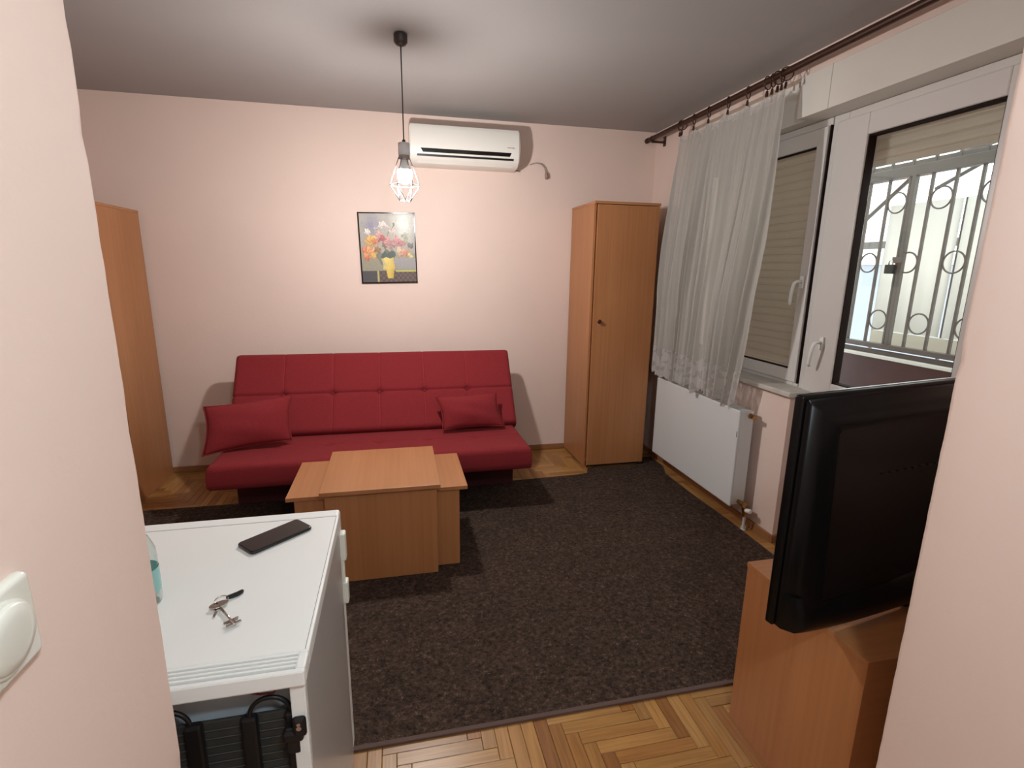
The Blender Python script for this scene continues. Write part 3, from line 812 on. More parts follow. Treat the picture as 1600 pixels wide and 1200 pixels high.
# scatter cushions
def pillow(name, label, corners, depth_c, thick, seed):
    rnd = random.Random(seed)
    bl, br, tr, tl = [Vector(c) for c in corners]
    nrm = (br-bl).cross(tl-bl); nrm.normalize()
    c0 = (bl+br+tr+tl)/4
    t = thing(name, label, 'cushion', tuple(c0))
    bm = B(); n = 26
    S = []
    for side in (1, -1):
        g = []
        for i in range(n+1):
            row = []
            for j in range(n+1):
                u, v = i/n, j/n
                # pinch edges inward between corners
                pu, pv = u, v
                k = .045
                pu = u+(.5-u)*k*2*math.sin(PI*v)*abs(2*u-1)
                pv = v+(.5-v)*k*2*math.sin(PI*u)*abs(2*v-1)
                p = bl*(1-pu)*(1-pv)+br*pu*(1-pv)+tr*pu*pv+tl*(1-pu)*pv
                h = (max(0, math.sin(PI*u))*max(0, math.sin(PI*v)))**.55*thick/2
                wr = .004*math.sin(9*u+seed)*math.sin(PI*v)*math.sin(PI*u)+.003*math.sin(14*v+u*6)*math.sin(PI*u)*math.sin(PI*v)
                p = p+nrm*(h+wr)*side-c0
                row.append(p)
            g.append(row)
        S.append(g)
    V0 = [[bm.verts.new(S[0][i][j]) for j in range(n+1)] for i in range(n+1)]
    V1 = [[V0[i][j] if i in (0, n) or j in (0, n) else bm.verts.new(S[1][i][j]) for j in range(n+1)] for i in range(n+1)]
    for V in (V0, V1):
        for i in range(n):
            for j in range(n): bm.faces.new((V[i][j], V[i+1][j], V[i+1][j+1], V[i][j+1]))
    obj('cover', bm, M['red'], t, True)
    bm = B()
    ed = [V for V in [S[0][i][0] for i in range(n+1)]+[S[0][n][j] for j in range(1, n+1)]+[S[0][i][n] for i in range(n-1, -1, -1)]+[S[0][0][j] for j in range(n-1, 0, -1)]]
    tube(bm, ed, .004, 6, True); obj('piping', bm, M['red'], t, True)
    return t
pillow('cushion', 'larger crimson cushion at the left end of the sofa, overhanging the edge', [(-1.145, 3.20, .425), (-.668, 3.325, .455), (-.665, 3.43, .725), (-1.150, 3.325, .692)], 0, .13, 2)
pillow('cushion', 'smaller crimson cushion leaning on the back at the right end of sofa', [(.280, 3.37, .455), (.715, 3.40, .45), (.675, 3.50, .672), (.242, 3.47, .662)], 0, .11, 5)

# ------------------------------------------------------------------ coffee table
ct = thing('coffee_table', 'beech coffee table with raised middle top and lower side wings', 'table', (-.1, 2.68, .0098))
X = lambda v: v+.1
Y = lambda v: v-2.68
obj('table_top', box(B(), X(-.379), X(.181), Y(2.355), Y(2.922), .473, .493, .0015), M['woody'], ct)
obj('side_top', box(B(), X(-.543), X(-.337), Y(2.438), Y(2.945-.03), .423, .443, .0015), M['woody'], ct)
obj('side_top', box(B(), X(.143), X(.323), Y(2.432), Y(2.942-.03), .423, .443, .0015), M['woody'], ct)
obj('front_panel', box(B(), X(-.362), X(.165), Y(2.392), Y(2.410), 0, .473, .001), M['woodz'], ct)
obj('rear_panel', box(B(), X(-.362), X(.165), Y(2.868), Y(2.886), 0, .473, .001), M['woodz'], ct)
for x in (-.362, .147): obj('inner_panel', box(B(), X(x), X(x+.018), Y(2.410), Y(2.868), 0, .473, .001), M['woodz'], ct)
for x0_, x1_ in ((-.508, -.362), (.165, .283)):
    obj('wing_panel', box(B(), X(x0_), X(x1_), Y(2.452), Y(2.470), 0, .423, .001), M['woodz'], ct)
    obj('wing_panel', box(B(), X(x0_), X(x1_), Y(2.85), Y(2.868), 0, .423, .001), M['woodz'], ct)
    obj('wing_shelf', box(B(), X(x0_+.004), X(x1_-.004), Y(2.470), Y(2.85), .06, .078, .001), M['woody'], ct)

# ------------------------------------------------------------------ picture
pic = thing('picture', 'black framed print of a yellow vase of flowers on the back wall', 'picture', (-.042, D-.001, 1.664), (0, math.radians(-1.3), 0))
PWd, PHt = .205, .255
bm = B()
for a in ((-PWd, PWd, PHt-.008, PHt), (-PWd, PWd, -PHt, -PHt+.008), (-PWd, -PWd+.008, -PHt, PHt), (PWd-.008, PWd, -PHt, PHt)): box(bm, a[0], a[1], -.018, 0, a[2], a[3], .001)
obj('frame', bm, M['tvgloss'], pic)
obj('backing', box(B(), -PWd+.004, PWd-.004, -.008, -.001, -PHt+.004, PHt-.004), M['black'], pic)
def art(u, v, rnd):
    # u 0..1 left to right, v 0..1 bottom to top
    if v > .19:
        u0 = u; u += .016*math.sin(31*v+7*u)+.010*math.sin(57*u+13*v); v += .012*math.sin(43*u0+11*v)+.007*math.sin(71*v)
    def mixc(a, b, t): t = max(0, min(1, t)); return tuple(p*(1-t)+q*t for p, q in zip(a, b))
    c = mixc((150, 142, 124), (168, 160, 150), v)
    if u < .45: c = mixc(c, (128, 124, 142), max(0, 1-abs(u-.22)/.2)*max(0, 1-abs(v-.82)/.25))
    c = mixc(c, (214, 220, 208), max(0, 1-abs(u-.8)/.28)*max(0, 1-abs(v-.86)/.35)*1.2)  # pale upper right: print background with glass glare painted into the colour
    if v < .42: c = mixc(c, (138, 134, 110), .6)
    if u > .62 and .2 < v < .36: c = mixc(c, (150, 146, 150), .7)
    if v < .17:
        c = (84, 70, 66)
        if (int(u*22)+int(v*26)) % 2: c = (104, 86, 78)
        if u < .27: c = (78, 74, 76)
        if .27 <= u < .30: c = (176, 170, 104)
    if .15 < v < .175 and u > .62: c = (176, 174, 92)
    # leaves / stems
    if abs(u-.5) < .12*(1.6-v*1.6) and .34 < v < .46: c = (72, 84, 76)
    if abs(u-.52-.1*math.sin(v*9)) < .012 and .4 < v < .85: c = (110, 112, 84)
    if abs(u-.33-.2*(.45-v)) < .05 and .25 < v < .45: c = mixc(c, (96, 98, 84), .6)
    fl = [(.30, .47, .07, (150, 116, 74)), (.44, .53, .06, (140, 104, 84)), (.58, .55, .07, (168, 128, 120)), (.82, .60, .08, (176, 172, 140)), (.30, .78, .05, (180, 168, 164)), (.13, .74, .062, (226, 218, 206)), (.40, .84, .075, (222, 208, 198)), (.50, .80, .05, (206, 190, 180)), (.33, .69, .075, (214, 160, 146)), (.40, .635, .075, (176, 84, 84)), (.50, .61, .07, (212, 146, 140)),
          (.66, .60, .10, (200, 140, 134)), (.73, .57, .07, (186, 118, 120)), (.20, .60, .12, (212, 164, 92)), (.28, .60, .06, (222, 132, 84)), (.10, .47, .09, (204, 130, 92)), (.17, .43, .11, (224, 156, 104)), (.24, .39, .07, (216, 170, 96)), (.10, .36, .06, (202, 120, 88)),
          (.76, .43, .10, (206, 158, 130)), (.84, .44, .06, (214, 140, 104)), (.90, .38, .06, (210, 196, 136)), (.70, .46, .05, (220, 190, 150)), (.84, .68, .07, (176, 178, 156)), (.60, .74, .06, (206, 186, 172)), (.90, .54, .06, (118, 112, 116)), (.46, .46, .05, (120, 112, 84)), (.56, .50, .05, (176, 128, 118))]
    for fx, fy, r, fc in fl:
        d = math.hypot(u-fx, (v-fy)*1.22)
        an = math.atan2(v-fy, u-fx)
        rr = r*(.86+.14*math.sin(an*5+fx*20))
        if d < rr:
            k = .74+.26*abs(math.sin(an*2.5+d*30))+.14*(v-fy)/r
            c = tuple(min(255, q*k) for q in fc)
    # vase
    if .05 < v < .36:
        hw = .048+.052*((v-.05)/.31)**.8
        if abs(u-.515) < hw:
            t = (u-.515)/hw; c = mixc((206, 178, 82), (226, 208, 140), max(0, v*2.6-.35)); c = mixc(c, (160, 128, 60), max(0, t)*.5)
        elif u < .515 and u > .515-hw-.05 and v > .18: c = mixc(c, (214, 196, 120), .7)
    k = 1+rnd.uniform(-.05, .05)
    return tuple(min(255, q*k) for q in c)
bm = B(); cl = bm.loops.layers.float_color.new('ink'); nx, ny = 92, 114; rnd = random.Random(4)
ww, hh = 2*(PWd-.008), 2*(PHt-.008)
V = [[bm.verts.new((-ww/2+ww*i/nx, -.0095, -hh/2+hh*j/ny)) for j in range(ny+1)] for i in range(nx+1)]
for i in range(nx):
    for j in range(ny):
        f = bm.faces.new((V[i][j], V[i+1][j], V[i+1][j+1], V[i][j+1])); c = srgb(*art((i+.5)/nx, (j+.5)/ny, rnd))
        for l in f.loops: l[cl] = c
mt, nt, b_ = new_mat('printed flowers'); at_ = nt.nodes.new('ShaderNodeAttribute'); at_.attribute_name = 'ink'
nt.links.new(at_.outputs['Color'], b_.inputs['Base Color']); b_.inputs['Roughness'].default_value = .42; b_.inputs['Specular IOR Level'].default_value = .3
o = obj('print', bm, mt, pic)

# ------------------------------------------------------------------ air conditioner
ac = thing('air_conditioner', 'white wall air conditioner with two dark slots near the ceiling', 'air conditioner', (.13, D, 2.242))
AW = .785
prof = [(0, .0), (-.10, -.0), (-.155, .012), (-.185, .04), (-.198, .075), (-.200, .13), (-.190, .225), (-.172, .256), (0, .262)]
bm = B(); prism(bm, [(.0, y, z) for y, z in prof], (AW, 0, 0))
bmesh.ops.bevel(bm, geom=[e for e in bm.edges if abs(e.verts[0].co.x-e.verts[1].co.x) < 1e-5], offset=.008, segments=3, affect='EDGES')
obj('body', bm, M['ac'], ac, True, 35)
def facey(z):
    pr_ = prof
    for (ya, za), (yb, zb) in zip(pr_[1:], pr_[2:]):
        if za <= z <= zb: return ya+(yb-ya)*(z-za)/(zb-za)
    return -.2
bm = B(); z0, z1 = .072, .098
prism(bm, [(.075, facey(z1)-.0015, z1), (AW-.062, facey(z1)-.0015, z1), (AW-.075, facey(z0)-.0015, z0), (.09, facey(z0)-.0015, z0)], (0, .006, 0)); obj('intake_slot', bm, M['tvgloss'], ac)
bm = B(); z0, z1 = .047, .060
prism(bm, [(.05, facey(z1)-.0015, z1), (AW-.045, facey(z1)-.0015, z1), (AW-.045, facey(z0)-.0015, z0), (.05, facey(z0)-.0015, z0)], (0, .006, 0)); obj('outlet_slot', bm, M['black'], ac)
bm = B(); prism(bm, [(.05, facey(.046)-.002, .046), (AW-.045, facey(.046)-.002, .046), (AW-.045, -.150, .006), (.05, -.150, .006)], (0, .004, .002)); obj('flap', bm, M['ac'], ac)
bm = B()
for i in range(6):
    x = AW-.092+i*.0095; box(bm, x, x+.0065, facey(.13)-.0008, facey(.13)+.002, .128, .1345 if i % 2 else .136, 0)
obj('badge', bm, M['print'], ac)
bm = B(); tube(bm, [(AW-.02, -.03, .02), (AW+.03, -.012, .012), (AW+.045, -.006, .012)], .005, 8); obj('drain_stub', bm, M['print'], ac, True)
cb = thing('cable_stub', 'short grey cable with a plug curving out of the wall beside the air conditioner', 'cable', (1.04, D, 2.305))
bm = B(); tube(bm, [(0, .004, 0), (.01, -.012, .005), (.045, -.02, .012), (.085, -.022, .006), (.112, -.022, -.02), (.125, -.022, -.055)], .0042, 8); obj('cord', bm, M['print'], cb, True)
bm = B(); tube(bm, [(.124, -.022, -.050), (.127, -.022, -.062), (.130, -.022, -.092), (.131, -.022, -.1)], [.006, .013, .014, .008], 12); obj('plug', bm, mat('grey brown plug', srgb(150, 122, 108), .6), cb, True)

# ------------------------------------------------------------------ pendant lamp
lm = thing('pendant_lamp', 'pendant lamp with lit bulb in a wire cage hanging from the ceiling', 'lamp', (.064, 2.782, H))
bm = B(); lathe(bm, [(.022, 0), (.032, -.006), (.032, -.038), (.022, -.050), (.008, -.056)], 0, 0, 28); obj('ceiling_rose', bm, mat('dark brown rose', srgb(48, 34, 28), .45), lm, True, 40)
bm = B(); tube(bm, [(0, 0, -.05), (.0005, 0, -.25), (.001, 0, -.475)], .0028, 8); obj('cord', bm, M['black'], lm, True)
bm = B(); lathe(bm, [(.004, -.462), (.008, -.466), (.008, -.478), (.006, -.482)], .001, 0, 14); obj('cord_grip', bm, M['black'], lm, True, 40)
bm = B(); lathe(bm, [(.025, -.478), (.0285, -.482), (.0285, -.532), (.0265, -.536)], .001, 0, 28); obj('lamp_holder', bm, M['concrete'], lm, True, 40)
bm = B(); lathe(bm, [(.027, -.536), (.027, -.552), (.018, -.556)], .001, 0, 24); obj('collar', bm, M['print'], lm, True, 40)
bm = B()
R1, R2, R3 = (.026, -.545), (.073, -.675), (.030, -.748)
P1 = [Vector((R1[0]*math.cos(i*PI/3), R1[0]*math.sin(i*PI/3), R1[1])) for i in range(6)]
P2 = [Vector((R2[0]*math.cos(i*PI/3), R2[0]*math.sin(i*PI/3), R2[1])) for i in range(6)]
P2b = [Vector((R2[0]*1.0*math.cos((i+.5)*PI/3), R2[0]*math.sin((i+.5)*PI/3), R2[1]+.02)) for i in range(6)]
P3 = [Vector((R3[0]*math.cos((i+.5)*PI/3), R3[0]*math.sin((i+.5)*PI/3), R3[1])) for i in range(6)]
for i in range(6):
    j = (i+1) % 6
    for a_, c_ in ((P1[i], P2[i]), (P1[i], P1[j]), (P2[i], P2[j]), (P2[i], P3[i]), (P2[j], P3[i]), (P3[i], P3[j])):
        tube(bm, [a_, c_], .0018, 6)
obj('wire_cage', bm, M['cage'], lm, True)
bl = obj('bulb', lathe(B(), [(.034, -.604), (.0365, -.622), (.0345, -.642), (.027, -.658), (.015, -.667), (.004, -.670)], .001, 0, 20), M['bulb'], lm, True)
obj('bulb_base', lathe(B(), [(.013, -.553), (.014, -.566), (.024, -.582), (.0345, -.6035)], .001, 0, 24), M['white'], bl, True, 50)

# hall globe lamp that lights the photographer's side
hl = thing('hall_lamp', 'round white globe lamp hanging in the hall behind the photographer', 'lamp', (.32, -.25, H))
bm = B(); lathe(bm, [(.04, 0), (.045, -.012), (.04, -.03), (.008, -.038)], 0, 0, 28); obj('canopy', bm, M['white'], hl, True, 40)
bm = B(); tube(bm, [(0, 0, -.03), (0, 0, -.36)], .004, 8); obj('cord', bm, M['black'], hl, True)
bm = B(); lathe(bm, [(.018, -.35), (.026, -.355), (.026, -.385)], 0, 0, 24); obj('holder', bm, M['white'], hl, True, 40)
bm = B(); sphere(bm, (0, 0, -.45), .07, 1, 1, 1, 24, 14); obj('globe', bm, M['halllamp'], hl, True)

# ------------------------------------------------------------------ fridge
fx0, fx1, fy0, fy1, fz = -.735, -.1775, .826, 1.415, .842
fr = thing('fridge', 'white undercounter fridge seen from behind, vents along its top edge', 'fridge', (fx1, fy0, 0))
def FR(name, bm, mt, parent=fr, smooth=False, angle=None):
    bmesh.ops.translate(bm, vec=(-fx1, -fy0, 0), verts=bm.verts)
    return obj(name, bm, M[mt] if isinstance(mt, str) else mt, parent, smooth, angle)
FR('side_panel', box(B(), fx1-.022, fx1-.002, fy0+.018, fy1, .02, fz-.034, .003), 'fridgeside')
FR('side_panel', box(B(), fx0+.002, fx0+.022, fy0+.018, fy1, .02, fz-.034, .003), 'fridgeside')
FR('cabinet', box(B(), fx0+.022, fx1-.022, fy0+.075, fy1, .02, fz-.034), 'fridgeback')
FR('door', box(B(), fx0+.002, fx1-.002, fy1+.004, fy1+.052, .03, fz-.004, .008), 'white')
top = FR('worktop', box(B(), fx0, fx1, fy0+.050, fy1+.0, fz-.033, fz, .004), 'white')
FR('worktop_rim', box(B(), fx0, fx1, fy0, fy0+.010, fz-.033, fz, .004), 'white')
FR('worktop_end', box(B(), fx1-.018, fx1, fy0+.010, fy0+.05, fz-.033, fz, .004), 'white')
FR('worktop_end', box(B(), fx0, fx0+.018, fy0+.010, fy0+.05, fz-.033, fz, .004), 'white')
for i in range(4):
    y = fy0+.0165+i*.0098
    FR('vent_bar', box(B(), fx0+.017, fx1-.017, y, y+.0042, fz-.010, fz-.0008, .001), 'white')
FR('vent_floor', box(B(), fx0+.017, fx1-.017, fy0+.009, fy0+.052, fz-.033, fz-.012), 'slotdark')
bm = B()
for a in ((fx0+.006, fx1-.006, fy1-.004, fy1-.0028), ): box(bm, *a, fz-.002, fz+.0004)
box(bm, fx1-.0075, fx1-.0065, fy0+.055, fy1-.003, fz-.002, fz+.0003)
FR('rim_line', bm, 'slotdark')
FR('post', box(B(), fx1-.030, fx1-.004, fy0+.012, fy0+.03, .02, fz-.034, .002), 'white')
FR('post', box(B(), fx0+.004, fx0+.030, fy0+.012, fy0+.03, .02, fz-.034, .002), 'white')
bm = B()
for z in (.60, .585, .570, .560): box(bm, fx1-.016, fx1-.011, fy0+.0112, fy0+.013, z, z+.0025)
FR('post_hole', bm, 'slotdark')
# condenser with straps and hoses on the back
FR('condenser', box(B(), fx0+.05, fx1-.045, fy0+.045, fy0+.052, .12, .725, .001), 'condenser')
bm = B()
for i in range(34): tube(bm, [(fx0+.05, fy0+.0435, .13+i*.0175), (fx1-.045, fy0+.0435, .13+i*.0175)], .0013, 5)
o = FR('condenser_wires', bm, 'condenser'); o['kind'] = 'stuff'
for x in (-.65, -.545, -.375, -.285, -.210):
    bm = B(); box(bm, x-.014, x+.014, fy0+.026, fy0+.044, .10, .735-(.01 if x < -.5 else 0), .005); FR('strap', bm, 'rubber')
def arc(x0_, x1_, z, h, y):
    c = (x0_+x1_)/2; r = (x1_-x0_)/2
    return [(x0_, y, z-.03)]+[(c-r*math.cos(PI*k/14), y, z+h*math.sin(PI*k/14)) for k in range(15)]+[(x1_, y, z-.03)]
for x0_, x1_ in ((-.455, -.380), (-.283, -.214)):
    bm = B(); tube(bm, arc(x0_ if x0_ > -.4 else x0_, x1_, .735, .034, fy0+.034), .0042, 8); FR('hose', bm, 'rubber', smooth=True)
bm = B(); tube(bm, [(-.31, fy0+.06, .79), (-.30, fy0+.055, .77), (-.27, fy0+.06, .755), (-.245, fy0+.055, .758), (-.235, fy0+.06, .775), (-.26, fy0+.06, .80)], .0018, 6); FR('wire', bm, 'redwire', smooth=True)
bm = B(); box(bm, -.225, fx1-.012, fy0+.004, fy0+.022, .690, .712, .005); box(bm, fx1-.030, fx1-.006, fy0+.003, fy0+.013, .700, .742, .006); box(bm, -.222, -.197, fy0+.01, fy0+.03, .66, .715, .004)
FR('bracket', bm, 'rubber')
bm = B(); lathe(bm, [(.0045, .0035), (.0045, .001)], 0, 0, 12, 'y'); bmesh.ops.translate(bm, vec=(fx1-.018, fy0, .722), verts=bm.verts)
lathe(bm, [(.0035, fy0+.0035), (.0035, fy0+.001)], 0, 0, 12, 'y')
for v in bm.verts:
    if abs(v.co.x) < .01: v.co.x += fx1-.018; v.co.z += .730
FR('screw', bm, 'steel')
# door handles on the far side edge
for z0_, z1_ in ((.69, .775), (.55, .62)):
    bm = B(); box(bm, fx1-.004, fx1+.011, fy1+.012, fy1+.045, z0_, z1_, .005, 3); FR('handle', bm, 'plate')
bm = B(); box(bm, fx1-.002, fx1+.004, fy1+.016, fy1+.03, .55, .775, .002); FR('handle_strip', bm, 'plate')
for x in (fx0+.03, fx1-.05):
    for y in (fy0+.05, fy1-.06): FR('foot', box(B(), x, x+.02, y, y+.02, 0, .02), 'rubber')
FR('bottom_plate', box(B(), fx0+.01, fx1-.01, fy0+.02, fy1, .02, .05), 'fridgeback')
FR('compressor', lathe(B(), [(.02, .06), (.07, .075), (.085, .12), (.07, .18), (.02, .20)], -.45, fy0+.0, 20) if False else box(B(), -.52, -.38, fy0+.03, fy0+.075, .05, .11, .01), 'rubber')

# phone on the fridge
ph = thing('phone', 'black smartphone lying face up on the white fridge top', 'phone', (-.323, 1.318, fz), (0, 0, math.atan2(.124, .140)))
obj('case', rrect(B(), .083, .0375, .012, ((.0022, 0), (0, .0022), (0, .0062), (.0008, .0078), (.0025, .0086))), mat('black phone case', srgb(24, 26, 28), .22), ph, True, 40)
obj('screen', rrect(B(), .0795, .034, .010, ((0, .0082), (0, .0089))), mat('phone screen', srgb(20, 14, 15), .18), ph)
bm = B(); lathe(bm, [(.0012, .009), (.0012, .0092)], .072, 0, 8); obj('front_camera', bm, M['tvgloss'], ph)

# keys
ky = thing('key_bunch', 'bunch of steel keys with a black fob on the white fridge top', 'keys', (-.372, 1.045, fz))
def KL(px, py, z): return (px+.372, py-1.045, z)
bm = B(); tube(bm, [(-.004+.0125*math.cos(2*PI*k/22), .014+.0125*math.sin(2*PI*k/22), .0045+.002*math.sin(2*PI*k/22)) for k in range(22)], .0011, 6, True); obj('key_ring', bm, M['steel'], ky, True)
kb = thing; 
# safe-lock key: oval bow, round shaft, double bits
bm = B()
bow = [(.018*math.cos(2*PI*k/28), .0105*math.sin(2*PI*k/28)) for k in range(28)]
hole = [(.005*math.cos(2*PI*k/28)-.004, .003*math.sin(2*PI*k/28)+.0035) for k in range(28)]
def plate_with_hole(bm, outer, inner, z0, z1, ang, cx, cy):
    ca, sa = math.cos(ang), math.sin(ang)
    T = lambda p, z: (cx+p[0]*ca-p[1]*sa, cy+p[0]*sa+p[1]*ca, z)
    o0 = [bm.verts.new(T(p, z0)) for p in outer]; o1 = [bm.verts.new(T(p, z1)) for p in outer]
    i0 = [bm.verts.new(T(p, z0)) for p in inner]; i1 = [bm.verts.new(T(p, z1)) for p in inner]
    n = len(outer)
    for k in range(n):
        l = (k+1) % n
        bm.faces.new((o0[k], o0[l], o1[l], o1[k])); bm.faces.new((i0[l], i0[k], i1[k], i1[l]))
        bm.faces.new((o1[k], o1[l], i1[l], i1[k])); bm.faces.new((o0[l], o0[k], i0[k], i0[l]))
plate_with_hole(bm, bow, hole, .0045, .007, math.radians(30), -.004, -.003)
obj('key_bow', bm, M['steel'], ky)
d = Vector((.047, -.067, 0)); d.normalize(); s0 = Vector((-.001, -.009, .0055)); n_ = Vector((-d.y, d.x, 0))
bm = B(); tube(bm, [s0, s0+d*.080], .0023, 10)
obj('key_shaft', bm, M['steel'], ky, True)
bm = B()
def bit(a0, a1, side, w0, w1):
    p = [s0+d*a0+n_*w0*side, s0+d*a1+n_*w0*side, s0+d*a1+n_*w1*side, s0+d*a0+n_*w1*side]
    prism(bm, [Vector((q.x, q.y, .0035)) for q in p], (0, 0, .003))
for side in (1, -1):
    bit(.060, .079, side, .001, .0045)
    bit(.060, .0635, side, .004, .0135); bit(.0665, .0695, side, .004, .011); bit(.0735, .0785, side, .004, .0135)
obj('key_bit', bm, M['steel'], ky)
bm = B(); plate_with_hole(bm, [(.009*math.cos(2*PI*k/20), .008*math.sin(2*PI*k/20)) for k in range(20)], [(.002*math.cos(2*PI*k/20), .002*math.sin(2*PI*k/20)+.004) for k in range(20)], .001, .003, 0, -.006, -.008)
prism(bm, [(-.0075, -.012, .001), (-.0015, -.012, .001), (-.0005, -.038, .001), (-.0050, -.038, .001)], (0, 0, .002))
obj('flat_key', bm, M['steel'], ky)
bm = B(); prism(bm, [(.012, .014, .0), (.017, .020, 0), (.030, .030, 0), (.040, .040, 0), (.044, .040, 0), (.044, .032, 0), (.036, .020, 0), (.026, .013, 0), (.017, .010, 0)], (0, 0, .006))
bmesh.ops.scale(bm, vec=(.95, .78, 1.25), verts=bm.verts); bmesh.ops.translate(bm, vec=(-.010, .011, 0), verts=bm.verts)
bmesh.ops.bevel(bm, geom=list(bm.edges), offset=.0014, segments=2, affect='EDGES'); obj('fob', bm, M['black'], ky, True, 40)

# bottle on the fridge, mostly behind the jamb
bt = thing('bottle', 'clear plastic bottle with turquoise label on the fridge, half hidden by the wall', 'bottle', (-.528, 1.085, fz))
bm = B(); lathe(bm, [(.026, 0), (.031, .004), (.032, .02), (.0305, .06), (.032, .10), (.031, .12), (.022, .145), (.013, .16), (.0125, .172)], 0, 0, 28); obj('shell', bm, M['bottle'], bt, True, 50)
bm = B(); lathe(bm, [(.0325, .03), (.0325, .08)], 0, 0, 28, cap=False); obj('label_band', bm, M['cyan'], bt, True)
bm = B(); lathe(bm, [(.0145, .166), (.0145, .184), (.013, .186)], 0, 0, 24); obj('cap', bm, M['white'], bt, True, 40)

# ------------------------------------------------------------------ light switch on the hall wall
sw = thing('light_switch', 'ivory light switch with round rocker on the left hall wall', 'light switch', (JL, .448, 1.226))
bm = rrect(B(), .041, .041, .007, ((.001, 0), (0, .003), (.0005, .0065), (.002, .009), (.005, .010)))
bmesh.ops.rotate(bm, cent=(0, 0, 0), matrix=Matrix.Rotation(PI/2, 3, 'Y'), verts=bm.verts)
obj('plate', bm, M['plate'], sw, True, 50)
bm = B(); lathe(bm, [(.0315, .008), (.0315, .0125), (.0300, .0135)], 0, 0, 40, 'x'); obj('surround', bm, M['plate'], sw, True, 40)
bm = B(); lathe(bm, [(.0290, .0100), (.0288, .0150), (.0270, .0170), (.018, .0185), (.004, .0190)], 0, 0, 40, 'x')
for v in bm.verts: v.co.x += .0018*v.co.z/.028
obj('rocker', bm, M['plate'], sw, True, 50)
bm = B(); lathe(bm, [(.0303, .0105), (.0303, .0128), (.0288, .0128)], 0, 0, 40, 'x', cap=False); obj('groove', bm, M['slotdark'], sw, True)

# ------------------------------------------------------------------ tv cabinet and television
tcx, tcy = 1.098, .868
tc_ = thing('tv_cabinet', 'beech cabinet under the television beside the right hall wall', 'cabinet', (tcx, tcy, 0))
CW, CD, CH = .93, .452, .60
obj('side_panel', box(B(), 0, .018, 0, CD, 0, CH-.018, .001), M['woodz'], tc_)
obj('side_panel', box(B(), CW-.018, CW, 0, CD, 0, CH-.018, .001), M['woodz'], tc_)
obj('top_panel', box(B(), -.001, CW, -.001, CD+.002, CH-.018, CH, .001), M['woodx'], tc_)
obj('back_panel', box(B(), .018, CW-.018, .002, .008, .06, CH-.018), M['woodx'], tc_)
obj('shelf', box(B(), .018, CW-.018, .01, CD-.01, .30, .318), M['woodx'], tc_)
obj('bottom_panel', box(B(), .018, CW-.018, .01, CD-.01, .06, .078), M['woodx'], tc_)
obj('plinth', box(B(), .018, CW-.018, CD-.06, CD-.042, 0, .06), M['woodend'], tc_)
for x0_, x1_ in ((.02, CW/2-.001), (CW/2+.001, CW-.02)):
    dd = obj('door', box(B(), x0_, x1_, CD-.016, CD, .08, CH-.022, .001), M['woodz'], tc_)
    bm = B(); lathe(bm, [(.006, 0), (.006, .012), (.013, .016), (.014, .022), (.009, .026)], 0, 0, 16, 'y'); xx = x1_-.04 if x0_ < .1 else x0_+.04
    bmesh.ops.translate(bm, vec=(xx, CD, .40), verts=bm.verts); obj('knob', bm, M['black'], dd, True, 40)

TA = math.atan2(1.055-.967, 1.424-.9)
TWd, THt = .985, .607
ux, uy = math.cos(TA), math.sin(TA)
tvx, tvy = .912+ux*TWd/2, .985+uy*TWd/2
tv = thing('television', 'black flat television seen from behind on the beech cabinet', 'television', (tvx, tvy, CH), (0, 0, TA))
zb = .642-CH
bm = B(); box(bm, -TWd/2, TWd/2, 0, .024, zb, zb+THt, .006, 3); obj('bezel', bm, M['tvback'], tv, True, 40)
obj('screen', box(B(), -TWd/2+.03, TWd/2-.03, .0235, .0245, zb+.05, zb+THt-.03), M['screen'], tv)
obj('edge_trim', box(B(), -TWd/2+.004, TWd/2-.004, .016, .0235, zb+THt-.0015, zb+THt+.0012), M['silver'], tv)
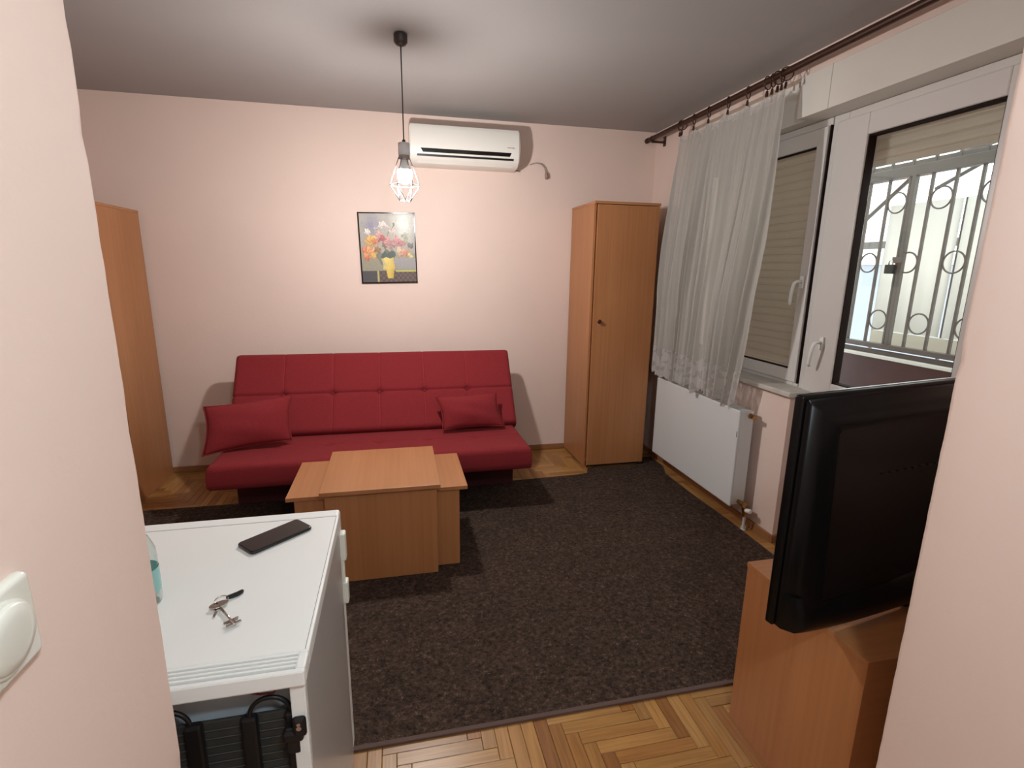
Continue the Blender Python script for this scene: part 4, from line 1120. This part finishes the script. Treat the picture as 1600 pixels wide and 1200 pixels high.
# back shell: dished panel with sloping border, deeper toward the bottom
bm = B()
def ringv(ix, iz0, iz1, y, y2=None):
    return [bm.verts.new(p) for p in ((-TWd/2+ix, y if y2 is None else y2, zb+iz0), (TWd/2-ix, y if y2 is None else y2, zb+iz0), (TWd/2-ix, y, zb+THt-iz1), (-TWd/2+ix, y, zb+THt-iz1))]
rings = [ringv(.006, .006, .006, .002), ringv(.010, .010, .010, -.012), ringv(.055, .050, .045, -.034, -.046), ringv(.085, .085, .075, -.038, -.060), ringv(.10, .10, .09, -.030, -.052)]
for a_, c_ in zip(rings, rings[1:]):
    for k in range(4): bm.faces.new((a_[k], a_[(k+1) % 4], c_[(k+1) % 4], c_[k]))
bm.faces.new(rings[-1]); bm.faces.new(rings[0][::-1])
bmesh.ops.bevel(bm, geom=[e for e in bm.edges], offset=.006, segments=2, affect='EDGES')
obj('back_shell', bm, M['tvback'], tv, True, 50)
# curved speaker chin bulging below the shell
bm = B(); g = []
for i in range(41):
    t = i/40; x = -TWd/2+.012+(TWd-.024)*t
    k = math.sin(PI*t)**.28 if 0 < t < 1 else 0
    dpt = .020+.060*k
    g.append([bm.verts.new((x, .01, zb+.002)), bm.verts.new((x, -dpt*.75, zb-.010*k)), bm.verts.new((x, -dpt, zb+.018)), bm.verts.new((x, -dpt*.96, zb+.055)), bm.verts.new((x, -.028-.02*k, zb+.095)), bm.verts.new((x, .01, zb+.1))])
for a_, c_ in zip(g, g[1:]):
    for k in range(6): bm.faces.new((a_[k], a_[(k+1) % 6], c_[(k+1) % 6], c_[k]))
bm.faces.new(g[0]); bm.faces.new(g[-1][::-1])
obj('speaker_chin', bm, M['tvback'], tv, True, 50)
bm = B()
for i in range(14): box(bm, -.25+i*.03, -.235+i*.03, -.0555, -.049, zb+.40, zb+.405)
obj('vent_slots', bm, M['black'], tv)
obj('port_cover', box(B(), .05, .22, -.058, -.045, zb+.14, zb+.26, .004), M['tvback'], tv)
bm = B(); tube(bm, [(-.02, -.03, zb+.03), (-.02, -.03, .012)], .022, 14); obj('neck', bm, M['tvgloss'], tv, True, 40)
bm = B()
prism(bm, [(-.26, -.10, 0), (.22, -.10, 0), (.25, -.05, 0), (.25, .10, 0), (.20, .13, 0), (-.24, .13, 0), (-.29, .10, 0), (-.29, -.05, 0)], (0, 0, .012))
bmesh.ops.translate(bm, vec=(.30, 0, 0), verts=bm.verts)
for v in bm.verts: v.co.x = min(v.co.x, .44)
obj('stand_base', bm, M['tvgloss'], tv)
